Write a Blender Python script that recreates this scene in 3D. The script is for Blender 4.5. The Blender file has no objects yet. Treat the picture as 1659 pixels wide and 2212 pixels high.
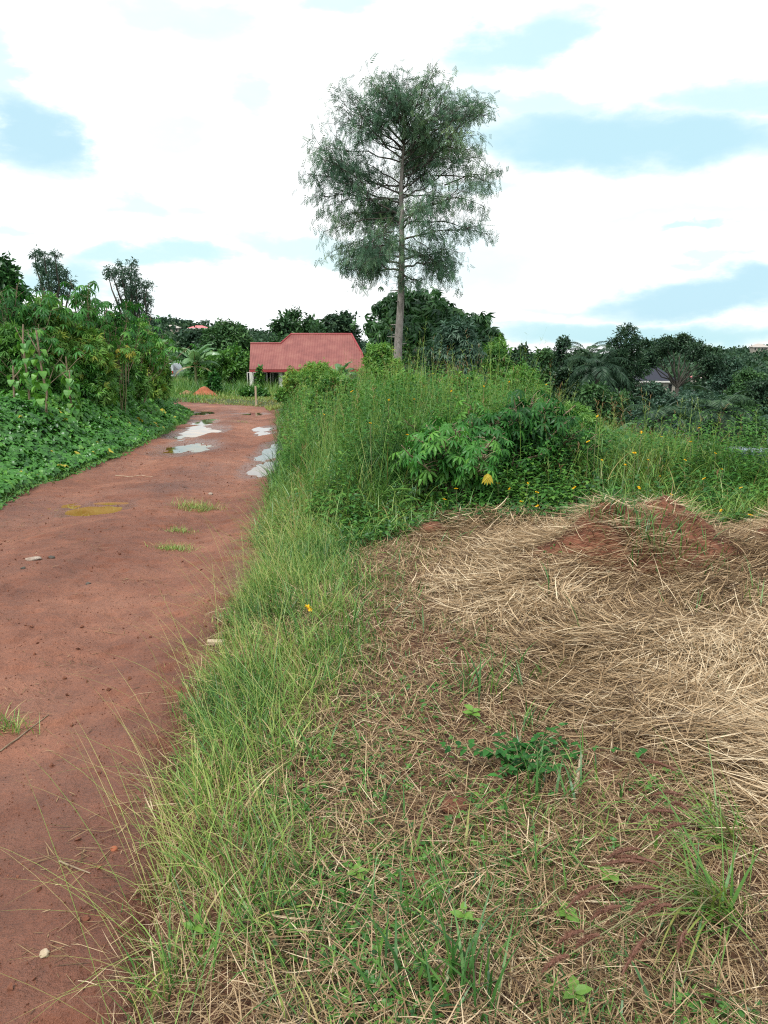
import bpy, math, random
import numpy as np
R = math.radians
rng = np.random.default_rng(11)
random.seed(11)
scene = bpy.context.scene
col = scene.collection

# ------------------------------------------------------------------ camera
CAM_Z = 1.6
FPX = 1665.0            # focal length in units of a 1659 x 2212 frame
PITCH = R(11.74)
cam_d = bpy.data.cameras.new("camera")
cam = bpy.data.objects.new("camera", cam_d); col.objects.link(cam)
cam.location = (0, 0, CAM_Z)
cam.rotation_euler = (R(90) - PITCH, 0, 0)
cam_d.sensor_fit = 'VERTICAL'; cam_d.sensor_height = 36.0
cam_d.lens = 36.0 * FPX / 2212.0
cam_d.clip_start = 0.05; cam_d.clip_end = 6000
scene.camera = cam
scene.render.engine = 'CYCLES'
scene.cycles.max_bounces = 5
scene.cycles.diffuse_bounces = 3
scene.cycles.glossy_bounces = 2
scene.cycles.transmission_bounces = 3
scene.cycles.transparent_max_bounces = 4
scene.cycles.use_denoising = False
scene.cycles.pixel_filter_type = 'BLACKMAN_HARRIS'
scene.cycles.filter_width = 1.15
scene.cycles.use_adaptive_sampling = False
scene.view_settings.view_transform = 'Standard'
scene.view_settings.look = 'None'
scene.view_settings.gamma = 1.0
scene.view_settings.exposure = 0.5

# ------------------------------------------------------------------ sky
SUN_EL, SUN_AZ = R(58), R(215)        # azimuth clockwise from +Y: high, behind the camera and to its left
world = bpy.data.worlds.new("World"); scene.world = world
world.use_nodes = True
nt = world.node_tree; nt.nodes.clear()
def N(tree, t, **kw):
    n = tree.nodes.new(t)
    for k, v in kw.items(): setattr(n, k, v)
    return n
def M(tree, op, a, b=None, c=None, clamp=False):
    n = tree.nodes.new('ShaderNodeMath'); n.operation = op; n.use_clamp = clamp
    for i, x in enumerate((a, b, c)):
        if x is None: continue
        if isinstance(x, (int, float)): n.inputs[i].default_value = x
        else: tree.links.new(x, n.inputs[i])
    return n.outputs[0]
sky = N(nt, 'ShaderNodeTexSky', sky_type='NISHITA'); sky.sun_disc = False
sky.sun_elevation = SUN_EL; sky.sun_rotation = SUN_AZ
sky.dust_density = 2.0
tc = N(nt, 'ShaderNodeTexCoord')
sep = N(nt, 'ShaderNodeSeparateXYZ'); nt.links.new(tc.outputs['Generated'], sep.inputs[0])
az = M(nt, 'ARCTAN2', sep.outputs[0], sep.outputs[1])
el = M(nt, 'ARCSINE', sep.outputs[2])
comb = N(nt, 'ShaderNodeCombineXYZ')
nt.links.new(az, comb.inputs[0]); nt.links.new(M(nt, 'MULTIPLY', el, 2.2), comb.inputs[1])
def noise(tree, vec, scale, detail=4, rough=0.55, dist=0.0):
    n = N(tree, 'ShaderNodeTexNoise'); n.inputs['Scale'].default_value = scale
    n.inputs['Detail'].default_value = detail; n.inputs['Roughness'].default_value = rough
    n.inputs['Distortion'].default_value = dist
    if vec is not None: tree.links.new(vec, n.inputs['Vector'])
    return n
n1 = noise(nt, comb.outputs[0], 3.2, 5, 0.55)
n2 = noise(nt, comb.outputs[0], 8.0, 7, 0.62)
sc1 = N(nt, 'ShaderNodeSeparateColor'); nt.links.new(n1.outputs['Color'], sc1.inputs[0])
sc2 = N(nt, 'ShaderNodeSeparateColor'); nt.links.new(n2.outputs['Color'], sc2.inputs[0])
azw = M(nt, 'ADD', az, M(nt, 'ADD', M(nt, 'MULTIPLY', M(nt, 'SUBTRACT', sc1.outputs[0], 0.5), 0.30), M(nt, 'MULTIPLY', M(nt, 'SUBTRACT', sc2.outputs[0], 0.5), 0.20)))
elw = M(nt, 'ADD', el, M(nt, 'ADD', M(nt, 'MULTIPLY', M(nt, 'SUBTRACT', sc1.outputs[1], 0.5), 0.10), M(nt, 'MULTIPLY', M(nt, 'SUBTRACT', sc2.outputs[1], 0.5), 0.06)))
def ang(u, v):
    a, b = (u - 829.5) / FPX, (v - 1106) / FPX
    y = math.cos(PITCH) - b * math.sin(PITCH); z = -math.sin(PITCH) - b * math.cos(PITCH)
    return math.atan2(a, y), math.atan2(z, math.hypot(a, y))
# openings between the clouds: direction, angular half sizes, tilt, how open, how grey
GAPS = [(15, 300, 90, 80, 0.0, 1.0, .8), (10, 140, 50, 75, 0, .6, .2), (1350, 300, 360, 58, 0.10, 1.0, .6), (1200, 235, 260, 22, .12, .6, .3), (1100, 90, 130, 50, -0.3, .8, .15),
        (1600, 200, 150, 34, 0, .75, .3), (1520, 640, 300, 36, -0.05, 1.0, .8), (1500, 480, 300, 9, .03, .35, .3), (1250, 660, 160, 9, 0, .5, .4), (1380, 722, 420, 30, 0, .95, .35), (350, 290, 70, 30, -.5, .35, .5),
        (500, 200, 60, 22, .2, .45, .2), (260, 447, 70, 16, 0, .5, .1), (410, 450, 60, 9, 0, .4, .1), (360, 560, 150, 22, 0, .8, .25), (180, 590, 110, 36, 0, .85, .45),
        (640, 550, 110, 24, .15, .6, .2), (750, 15, 70, 28, 0, .6, .4), (1480, 515, 70, 10, 0, .7, .5), (1530, 577, 60, 8, 0, .5, .5),
        (1060, 400, 90, 14, 0, .5, .1), (430, 40, 110, 45, 0.3, .45, .15), (30, 490, 70, 9, 0, .5, .1), (1180, 150, 60, 25, 0, .3, .4),
        (1250, 590, 150, 30, 0, .3, .2), (960, 560, 200, 60, 0, .38, .25)]
mask = None; grey = None
for (u, v, ru, rv, tilt, s, g) in GAPS:
    a0, e0 = ang(u, v); ra, re = ru / FPX, rv / FPX
    da = M(nt, 'SUBTRACT', azw, a0); de = M(nt, 'SUBTRACT', elw, e0)
    x = M(nt, 'DIVIDE', M(nt, 'ADD', M(nt, 'MULTIPLY', da, math.cos(tilt)), M(nt, 'MULTIPLY', de, -math.sin(tilt))), ra)
    y = M(nt, 'DIVIDE', M(nt, 'ADD', M(nt, 'MULTIPLY', da, math.sin(tilt)), M(nt, 'MULTIPLY', de, math.cos(tilt))), re)
    r2 = M(nt, 'ADD', M(nt, 'MULTIPLY', x, x), M(nt, 'MULTIPLY', y, y))
    mr = N(nt, 'ShaderNodeMapRange', interpolation_type='SMOOTHSTEP'); nt.links.new(r2, mr.inputs[0])
    mr.inputs[1].default_value = 1.7; mr.inputs[2].default_value = 0.15
    mr.inputs[3].default_value = 0; mr.inputs[4].default_value = s
    m = mr.outputs[0]; gg = M(nt, 'MULTIPLY', m, g)
    mask = m if mask is None else M(nt, 'MAXIMUM', mask, m)
    grey = gg if grey is None else M(nt, 'MAXIMUM', grey, gg)
# clouds elsewhere in the sky break up too
wide = N(nt, 'ShaderNodeMapRange', interpolation_type='SMOOTHSTEP'); nt.links.new(n1.outputs['Fac'], wide.inputs[0])
wide.inputs[1].default_value = 0.50; wide.inputs[2].default_value = 0.72; wide.inputs[3].default_value = 0; wide.inputs[4].default_value = 0.35
mask = M(nt, 'MAXIMUM', mask, wide.outputs[0])
def RGB(tree, c):
    n = N(tree, 'ShaderNodeRGB'); n.outputs[0].default_value = (*c, 1); return n.outputs[0]
def MIX(tree, f, a, b, mode='MIX'):
    n = N(tree, 'ShaderNodeMix', data_type='RGBA', blend_type=mode)
    if isinstance(f, (int, float)): n.inputs[0].default_value = f
    else: tree.links.new(f, n.inputs[0])
    for i, x in ((6, a), (7, b)):
        if isinstance(x, tuple): n.inputs[i].default_value = (*x, 1)
        else: tree.links.new(x, n.inputs[i])
    return n.outputs[2]
thin = MIX(nt, 0.78, sky.outputs[0], (5.9, 9.5, 9.9))          # clear sky behind thin high cloud
thin = MIX(nt, M(nt, 'MULTIPLY', grey, 0.85), thin, (5.1, 7.3, 8.7))
tex_c = MIX(nt, n2.outputs['Fac'], (9.2, 9.9, 10.0), (12.0, 12.0, 12.0))
skyc = MIX(nt, mask, tex_c, thin)
below = N(nt, 'ShaderNodeMapRange'); nt.links.new(el, below.inputs[0])
below.inputs[1].default_value = -0.05; below.inputs[2].default_value = 0.0
skyc = MIX(nt, below.outputs[0], (3.0, 3.0, 2.6), skyc)
bg = N(nt, 'ShaderNodeBackground'); nt.links.new(skyc, bg.inputs[0]); bg.inputs[1].default_value = 0.080
wo = N(nt, 'ShaderNodeOutputWorld'); nt.links.new(bg.outputs[0], wo.inputs[0])

sun_d = bpy.data.lights.new("sun", 'SUN'); sun_d.energy = 2.5; sun_d.angle = R(8); sun_d.color = (1.0, 0.95, 0.87)
sun = bpy.data.objects.new("sun", sun_d); col.objects.link(sun)
sun.rotation_euler = (R(90) - SUN_EL, 0, math.pi - SUN_AZ)

# ------------------------------------------------------------------ helpers: tagging
def tag(o, label=None, cat=None, group=None, kind=None):
    if label: o['label'] = label
    if cat: o['category'] = cat
    if group: o['group'] = group
    if kind: o['kind'] = kind
    return o
def empty(name, loc, rz=0.0, label=None, cat=None, group=None):
    o = bpy.data.objects.new(name, None); col.objects.link(o)
    o.location = loc; o.rotation_euler = (0, 0, rz); o.empty_display_size = 0.2
    return tag(o, label, cat, group)
def copy_tree(o, loc, rz, scale, label, group=None):
    c = o.copy(); col.objects.link(c); c.location = loc; c.rotation_euler = (0, 0, rz); c.scale = (scale,) * 3
    c['label'] = label
    if group: c['group'] = group
    for ch in list(o.children):
        d = ch.copy(); col.objects.link(d); d.parent = c
        for g in list(ch.children):
            e = g.copy(); col.objects.link(e); e.parent = d
    return c

# ------------------------------------------------------------------ helpers: mesh
class MB:
    def __init__(s): s.v = []; s.f = []; s.t = []; s.n = 0
    def add(s, v, f, tint=0.5):
        v = np.asarray(v, dtype=np.float64).reshape(-1, 3); f = np.asarray(f, dtype=np.int64)
        s.v.append(v); s.f.append(f + s.n); s.n += len(v)
        t = np.full(len(v), tint) if np.isscalar(tint) else np.asarray(tint, dtype=float).reshape(-1)
        s.t.append(t)
    def build(s, name, mat, parent=None, smooth=False, attr=None):
        me = bpy.data.meshes.new(name)
        v = np.concatenate(s.v)
        me.vertices.add(len(v)); me.vertices.foreach_set('co', v.astype(np.float32).ravel())
        loops = np.concatenate([f.ravel() for f in s.f]); tot = np.concatenate([np.full(len(f), f.shape[1]) for f in s.f])
        start = np.concatenate([[0], np.cumsum(tot)[:-1]])
        me.loops.add(len(loops)); me.loops.foreach_set('vertex_index', loops.astype(np.int32))
        me.polygons.add(len(tot)); me.polygons.foreach_set('loop_start', start.astype(np.int32))
        me.polygons.foreach_set('use_smooth', np.full(len(tot), smooth))
        a = me.attributes.new('tint', 'FLOAT', 'POINT'); a.data.foreach_set('value', np.concatenate(s.t).astype(np.float32))
        if attr:
            for k, val in attr.items():
                b = me.attributes.new(k, 'FLOAT', 'POINT'); b.data.foreach_set('value', np.asarray(val, np.float32).ravel())
        me.update(calc_edges=True)
        me.materials.append(mat)
        o = bpy.data.objects.new(name, me); col.objects.link(o)
        if parent is not None: o.parent = parent
        return o
def nrm(a):
    a = np.asarray(a, float); return a / np.maximum(np.linalg.norm(a, axis=-1, keepdims=True), 1e-9)
def basis(d, n):
    y = nrm(d); x = nrm(np.cross(y, n)); z = np.cross(x, y)
    return np.stack([x, y, z], axis=2)
def stamp(mb, tv, tf, pos, Rm, scale, tint, tvt=None):
    m, n = len(pos), len(tv)
    sc = np.asarray(scale, float)
    if sc.ndim == 0: sc = np.full((m, 3), float(sc))
    elif sc.ndim == 1: sc = np.repeat(sc[:, None], 3, 1)
    V = np.einsum('mij,mnj->mni', Rm, tv[None] * sc[:, None, :]) + np.asarray(pos)[:, None, :]
    F = (np.asarray(tf)[None] + (np.arange(m) * n)[:, None, None]).reshape(-1, len(tf[0]))
    T = np.repeat(np.asarray(tint, float) * np.ones(m), n)
    if tvt is not None: T = T + np.tile(tvt, m)
    mb.add(V.reshape(-1, 3), F, T)
def leaf_t(ts, ws, droop=0.3, fold=0.25, L=1.0, wmax=0.35):
    """a folded, drooping leaf along +Y; returns verts, quads"""
    v = []; f = []
    for t, w in zip(ts, ws):
        z = -droop * t * t * L; y = t * L * (1 - 0.25 * droop * t)
        hw = w * wmax * L
        v += [(-hw, y, z + fold * hw), (0, y, z), (hw, y, z + fold * hw)]
    for i in range(len(ts) - 1):
        a = i * 3; f += [(a, a + 1, a + 4, a + 3), (a + 1, a + 2, a + 5, a + 4)]
    return np.array(v), np.array(f)
def merge(parts):
    vs = []; fs = []; n = 0
    for v, f in parts: vs.append(v); fs.append(np.asarray(f) + n); n += len(v)
    return np.concatenate(vs), np.concatenate(fs)
def rotz(a): c, s = math.cos(a), math.sin(a); return np.array([[c, -s, 0], [s, c, 0], [0, 0, 1.0]])
def rotx(a): c, s = math.cos(a), math.sin(a); return np.array([[1.0, 0, 0], [0, c, -s], [0, s, c]])
def diamond(w=0.5):      # simple leaf for far crowns
    return np.array([(0, 0, 0), (-w / 2, .5, .06), (0, 1, -.12), (w / 2, .5, .06)]), np.array([(0, 1, 2, 3)])
def blades(mb, base, azi, L, lean, bend, w, seg=4, tint=0.5, tipt=0.0, pw=1.6, twist=None):
    m = len(base); base = np.asarray(base, float)
    azi, L, lean, bend, w = [np.broadcast_to(np.asarray(q, float), (m,)) for q in (azi, L, lean, bend, w)]
    t = np.linspace(0, 1, seg + 1)
    th = lean[:, None] + bend[:, None] * t[None]
    mid = (th[:, 1:] + th[:, :-1]) / 2; dl = L[:, None] / seg
    h = np.concatenate([np.zeros((m, 1)), np.cumsum(np.sin(mid) * dl, 1)], 1)
    z = np.concatenate([np.zeros((m, 1)), np.cumsum(np.cos(mid) * dl, 1)], 1)
    d = np.stack([np.cos(azi), np.sin(azi)], 1)
    C = np.stack([base[:, 0, None] + h * d[:, 0, None], base[:, 1, None] + h * d[:, 1, None], base[:, 2, None] + z], 2)
    if twist is None: twist = rng.normal(0, 0.5, m)
    pa = azi + math.pi / 2 + twist
    P = np.stack([np.cos(pa), np.sin(pa), rng.normal(0, .15, m)], 1)
    wt = w[:, None] * np.maximum(1 - t[None] ** pw, 0.04) * np.minimum(1, .55 + t[None] * 3) / 2
    A = C - P[:, None, :] * wt[:, :, None]; B = C + P[:, None, :] * wt[:, :, None]
    V = np.stack([A, B], 2).reshape(-1, 3)
    k = (seg + 1) * 2
    f = np.array([(2 * i, 2 * i + 1, 2 * i + 3, 2 * i + 2) for i in range(seg)])
    F = (f[None] + (np.arange(m) * k)[:, None, None]).reshape(-1, 4)
    T = (np.broadcast_to(np.asarray(tint, float), (m,))[:, None] + tipt * t[None])
    mb.add(V, F, np.repeat(T.reshape(-1), 2))
    return C
def tube(mb, pts, rad, n=6, tint=0.5, cap=True):
    pts = np.asarray(pts, float); k = len(pts); rad = np.broadcast_to(np.asarray(rad, float), (k,))
    tan = nrm(np.gradient(pts, axis=0)); up = np.array([0.0, 0, 1]) if abs(tan[0, 2]) < .9 else np.array([1.0, 0, 0])
    x = nrm(np.cross(tan, up)); y = np.cross(tan, x)
    a = np.linspace(0, 2 * math.pi, n, endpoint=False)
    V = pts[:, None, :] + rad[:, None, None] * (np.cos(a)[None, :, None] * x[:, None, :] + np.sin(a)[None, :, None] * y[:, None, :])
    f = [(i * n + j, i * n + (j + 1) % n, (i + 1) * n + (j + 1) % n, (i + 1) * n + j) for i in range(k - 1) for j in range(n)]
    mb.add(V.reshape(-1, 3), f, tint)
    if cap and n == 4: mb.add(V[-1], [(0, 1, 2, 3)], tint)
    elif cap:
        c = np.concatenate([V[-1], pts[-1:]]); mb.add(c, [(j, (j + 1) % n, n) for j in range(n)], tint)
def box(mb, lo, hi, tint=0.5, bev=0.0):
    (x0, y0, z0), (x1, y1, z1) = lo, hi
    b = bev
    if b <= 0:
        v = [(x, y, z) for z in (z0, z1) for y in (y0, y1) for x in (x0, x1)]
        mb.add(v, [(0, 2, 3, 1), (4, 5, 7, 6), (0, 1, 5, 4), (2, 6, 7, 3), (0, 4, 6, 2), (1, 3, 7, 5)], tint); return
    # chamfered box: rings
    rings = [(z0, b), (z0 + b, 0), (z1 - b, 0), (z1, b)]
    v = []
    for z, i in rings:
        xa, xb, ya, yb = x0 + i, x1 - i, y0 + i, y1 - i
        v += [(xa + b, ya, z), (xb - b, ya, z), (xb, ya + b, z), (xb, yb - b, z), (xb - b, yb, z), (xa + b, yb, z), (xa, yb - b, z), (xa, ya + b, z)]
    f = [(r * 8 + j, r * 8 + (j + 1) % 8, (r + 1) * 8 + (j + 1) % 8, (r + 1) * 8 + j) for r in range(3) for j in range(8)]
    mb.add(v, f, tint)
    mb.add(v[:8], [tuple(range(7, -1, -1))], tint); mb.add(v[24:], [tuple(range(8))], tint)

# ------------------------------------------------------------------ helpers: noise
def _hash(i, j, s):
    h = (i.astype(np.int64) * 374761393 + j.astype(np.int64) * 668265263 + s * 1442695041) & 0xffffffff
    h = ((h ^ (h >> 13)) * 1274126177) & 0xffffffff
    return ((h ^ (h >> 16)) & 0xffff) / 65535.0
def vn(x, y, s=0):
    x = np.asarray(x, float); y = np.asarray(y, float)
    i = np.floor(x); j = np.floor(y); fx = x - i; fy = y - j
    fx = fx * fx * (3 - 2 * fx); fy = fy * fy * (3 - 2 * fy)
    a, b, c, d = _hash(i, j, s), _hash(i + 1, j, s), _hash(i, j + 1, s), _hash(i + 1, j + 1, s)
    return (a + (b - a) * fx) + ((c + (d - c) * fx) - (a + (b - a) * fx)) * fy
def fbm(x, y, s=0, o=4):
    r = 0; a = .5; n = 0
    for k in range(o): r = r + a * vn(x * 2 ** k, y * 2 ** k, s + k); n += a; a *= .5
    return r / n - 0.5
def sst(a, b, x):
    t = np.clip((np.asarray(x, float) - a) / (b - a), 0, 1); return t * t * (3 - 2 * t)

# ------------------------------------------------------------------ the lie of the land
ZY = [-50, 0, 5, 9, 11, 13.2, 21.5, 22.6, 26.5, 30, 40, 50, 90, 200]
ZZ = [.6, 0, -.14, -.34, -.38, -.58, -.66, -.78, -.86, -1.08, -1.42, -1.55, -1.6, -1.8]
def zp(y): return np.interp(y, ZY, ZZ)
def ray(u, v):
    a, b = (u - 829.5) / FPX, (v - 1106) / FPX
    return np.array([a, math.cos(PITCH) - b * math.sin(PITCH), -math.sin(PITCH) - b * math.cos(PITCH)])
def at(u, v, Y):
    d = ray(u, v); return np.array([0, 0, CAM_Z]) + d * (Y / d[1])
def hit(u, v, fz):
    d = ray(u, v); y = 0.8
    c = np.array([0, 0, CAM_Z])
    while y < 400:
        p = c + d * (y / d[1])
        if p[2] <= fz(p[0], p[1]):
            a, b = y / 1.05, y
            for _ in range(10):
                m = (a + b) / 2; p = c + d * (m / d[1])
                if p[2] <= fz(p[0], p[1]): b = m
                else: a = m
            return p
        y *= 1.05
    return p
zr0 = lambda x, y: float(zp(y))
RE = [(255, 2212), (290, 2000), (330, 1800), (385, 1600), (465, 1400), (520, 1280), (562, 1180), (592, 1100), (603, 1020), (606, 950), (600, 900), (575, 880)]
LE = [(0, 1085), (100, 1040), (250, 985), (330, 945), (390, 915), (412, 890)]
re_ = [hit(u, v, zr0) for u, v in RE]; le_ = [hit(u, v, zr0) for u, v in LE]
RY = [-8] + [p[1] for p in re_] + [46, 50, 54, 58]; RX = [-.4] + [p[0] for p in re_] + [-8.8, -13, -24, -42]
LY = [-8, 0] + [p[1] for p in le_] + [41.5, 45, 48, 50]; LX = [-3.8, -4.2] + [p[0] for p in le_] + [-12, -18, -30, -42]
def xr(y): return np.interp(y, RY, RX)
def xl(y): return np.interp(y, LY, LX)
MOUND = hit(1385, 1212, lambda x, y: 0.02)
def mound_h(x, y):
    dx, dy = x - MOUND[0], y - MOUND[1]
    a = -0.38; px = dx * math.cos(a) - dy * math.sin(a); py = dx * math.sin(a) + dy * math.cos(a)
    r = np.sqrt((px / 1.05) ** 2 + (py / 0.62) ** 2) + fbm(x * 2.2 + 3.3, y * 2.2, 48) * .4
    tail = .14 * (1 - sst(.2, 1.0, np.sqrt(((px - 1.5) / .9) ** 2 + ((py + .15) / .35) ** 2) + fbm(x * 3, y * 3, 46) * .8))
    return (0.44 * (1 - sst(0.10, 1.12, r)) + tail) * (1 + 1.0 * fbm(x * 4, y * 4, 44))
def H(x, y):
    x = np.asarray(x, float); y = np.asarray(y, float)
    base = zp(y)
    # to the right of the road
    zr = np.interp(y, [-50, 0, 7, 12, 20, 30, 45, 60, 90, 200], [.6, .02, 0.0, 0.0, -.12, -.4, -1.2, -1.6, -1.8, -2.0])
    wr = sst(0, 2.2, x - xr(y)) * sst(90, 50, y)
    z = base + (zr - base) * wr + 0.05 * sst(0, .5, x - xr(y)) * sst(14, 8, y)
    # bank on the left
    dl = xl(y) - x
    z = z + (0.72 * sst(0.0, 2.4, dl) + 0.45 * sst(2, 8, dl)) * sst(46, 34, y)
    # the valley on the right
    z = z - 0.15 * np.clip(x - 1.9, 0, 14) * sst(5.5, 11, y) * (1 + .05 * np.clip(y - 12, 0, 16)) - 2.6 * sst(8, 75, x + .22 * y) * sst(8, 30, y)
    z = z - 1.0 * sst(80, 220, y)
    # the far hills
    rise = np.interp(x / np.maximum(y, 1), [-.6, -.28, -.2, -.1, .1, .3, .42, .5, .8], [22, 20, 15, 9, 4, 3, 6, 9, 12])
    z = z + rise * sst(230, 520, y) - 40 * sst(700, 1500, y)
    rr = np.hypot(x, y)
    z = z + fbm(x * .9, y * .9, 3) * .10 * sst(0.5, 3, rr) + fbm(x * 4, y * 4, 9, 3) * 0.035 + fbm(x * .05, y * .05, 5) * 3.0 * sst(60, 200, rr)
    return z
def Hs(x, y): return H(x, y) + mound_h(x, y)
hf = lambda x, y: float(H(x, y))

# puddles: centre, half sizes (x, y), depth cue, turn
def pu(u, v, hx, hy): p = hit(u, v, zr0); return [p[0], p[1], hx, hy]
PUD = [pu(198, 1096, .42, .42), pu(408, 962, .62, 1.5), pu(428, 932, .62, 2.0), pu(436, 912, .45, 1.3),
       pu(575, 1000, .36, 1.35), pu(588, 968, .30, 1.9), pu(574, 934, .24, .8), pu(575, 924, .3, .8), pu(540, 894, .7, .9), pu(425, 893, .5, 1.2), pu(235,1082,.25,.12)]
LEV = []
for p in PUD: LEV.append(float(zp(p[1])) - 0.035)
LEV[1] = LEV[4] = -0.685; LEV[5] = -0.69
DAMP = hit(180, 2120, zr0)
def road_z(x, y):
    z = zp(y)
    w = xr(y) - xl(y); t = (x - xl(y)) / w
    z = z + 0.045 * np.exp(-((t - .5) / .12) ** 2) - 0.05 * np.exp(-((t - .24) / .085) ** 2) - 0.05 * np.exp(-((t - .80) / .075) ** 2)
    z = z + fbm(x * .8, y * .8, 21) * .07 + fbm(x * 3.5, y * 2.5, 22) * .045 + fbm(x * 14, y * 12, 23, 3) * .020 - .022 * sst(.12, .30, fbm(x * 5, y * 5, 25, 2))
    z = z + np.maximum(0, fbm(x * 1.6 + 4, y * 1.6, 27)) * .10 * sst(.12, 0, np.minimum(t, 1 - t))
    wet = np.zeros_like(z)
    for p, L in zip(PUD, LEV):
        dx = (x - p[0]) / p[2]; dy = (y - p[1]) / p[3]
        r = np.sqrt(dx * dx + dy * dy) + fbm(x * 2.6, y * 1.6, 31) * .9 + fbm(x * 9, y * 5, 35, 3) * .35
        tgt = L + 0.05 * (r - 1)
        wgt = sst(1.9, 1.0, np.sqrt(dx * dx + dy * dy))
        z = z + (np.minimum(tgt, z + .01) - z) * wgt
        wet = np.maximum(wet, sst(1.75, 1.0, r))
    wet = np.maximum(wet, .8 * sst(.62, .1, np.hypot(x - DAMP[0], (y - DAMP[1]) * 1.2) + fbm(x * 3, y * 3, 37) * .5))
    wet = np.maximum(wet, .6 * sst(1.3, .3, np.hypot(x - DAMP[0] + .2, (y - DAMP[1] - .2) * .7) + fbm(x * 2, y * 2, 39) * .9))
    wet = np.maximum(wet, .35 * sst(-.02, .2, fbm(x * .9, y * .5, 38)))
    # edges dive under the verge
    ed = np.minimum(x - xl(y), xr(y) - x)
    z = z - 0.16 * sst(0.05, -0.30, ed + fbm(x * 2, y * 2, 50) * .25)
    return z, wet

# ------------------------------------------------------------------ materials
def mat(name):
    m = bpy.data.materials.new(name); m.use_nodes = True; t = m.node_tree; t.nodes.clear(); return m, t
def out(t, sh, disp=None):
    o = N(t, 'ShaderNodeOutputMaterial'); t.links.new(sh, o.inputs[0])
def ramp(t, fac, stops):
    n = N(t, 'ShaderNodeValToRGB'); e = n.color_ramp.elements
    while len(e) < len(stops): e.new(0.5)
    for q, (p, c) in zip(e, stops): q.position = p; q.color = (*c, 1)
    t.links.new(fac, n.inputs[0]); return n.outputs[0]
def leafmat(name, stops, trans=0.28, gloss=0.06, rough=0.45):
    m, t = mat(name)
    a = N(t, 'ShaderNodeAttribute', attribute_name='tint')
    c = ramp(t, a.outputs['Fac'], stops)
    d = N(t, 'ShaderNodeBsdfDiffuse'); t.links.new(c, d.inputs[0])
    tr = N(t, 'ShaderNodeBsdfTranslucent')
    t.links.new(MIX(t, 0.5, c, (.95, 1.0, .45), 'MULTIPLY'), tr.inputs[0])
    mx = N(t, 'ShaderNodeMixShader'); mx.inputs[0].default_value = trans
    t.links.new(d.outputs[0], mx.inputs[1]); t.links.new(tr.outputs[0], mx.inputs[2])
    gloss *= .42
    g = N(t, 'ShaderNodeBsdfGlossy'); g.inputs['Roughness'].default_value = rough; g.inputs[0].default_value = (.9, .95, 1, 1)
    mg = N(t, 'ShaderNodeMixShader'); mg.inputs[0].default_value = gloss
    t.links.new(mx.outputs[0], mg.inputs[1]); t.links.new(g.outputs[0], mg.inputs[2])
    out(t, mg.outputs[0]); return m
def solid(name, stops, scale=6, rough=0.8, bump=0.0, bscale=None, metallic=0, coords='Object', stretch=None):
    m, t = mat(name)
    tcx = N(t, 'ShaderNodeTexCoord'); vec = tcx.outputs[coords]
    if stretch:
        mp = N(t, 'ShaderNodeMapping'); mp.inputs['Scale'].default_value = stretch; t.links.new(vec, mp.inputs[0]); vec = mp.outputs[0]
    n = noise(t, vec, scale, 6, .6)
    c = ramp(t, n.outputs['Fac'], stops)
    p = N(t, 'ShaderNodeBsdfPrincipled'); t.links.new(c, p.inputs['Base Color'])
    p.inputs['Roughness'].default_value = rough; p.inputs['Metallic'].default_value = metallic
    if bump:
        nb = noise(t, vec, bscale or scale * 4, 6, .65); b = N(t, 'ShaderNodeBump'); b.inputs['Strength'].default_value = bump; b.inputs['Distance'].default_value = .02
        t.links.new(nb.outputs['Fac'], b.inputs['Height']); t.links.new(b.outputs[0], p.inputs['Normal'])
    out(t, p.outputs[0]); return m

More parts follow.
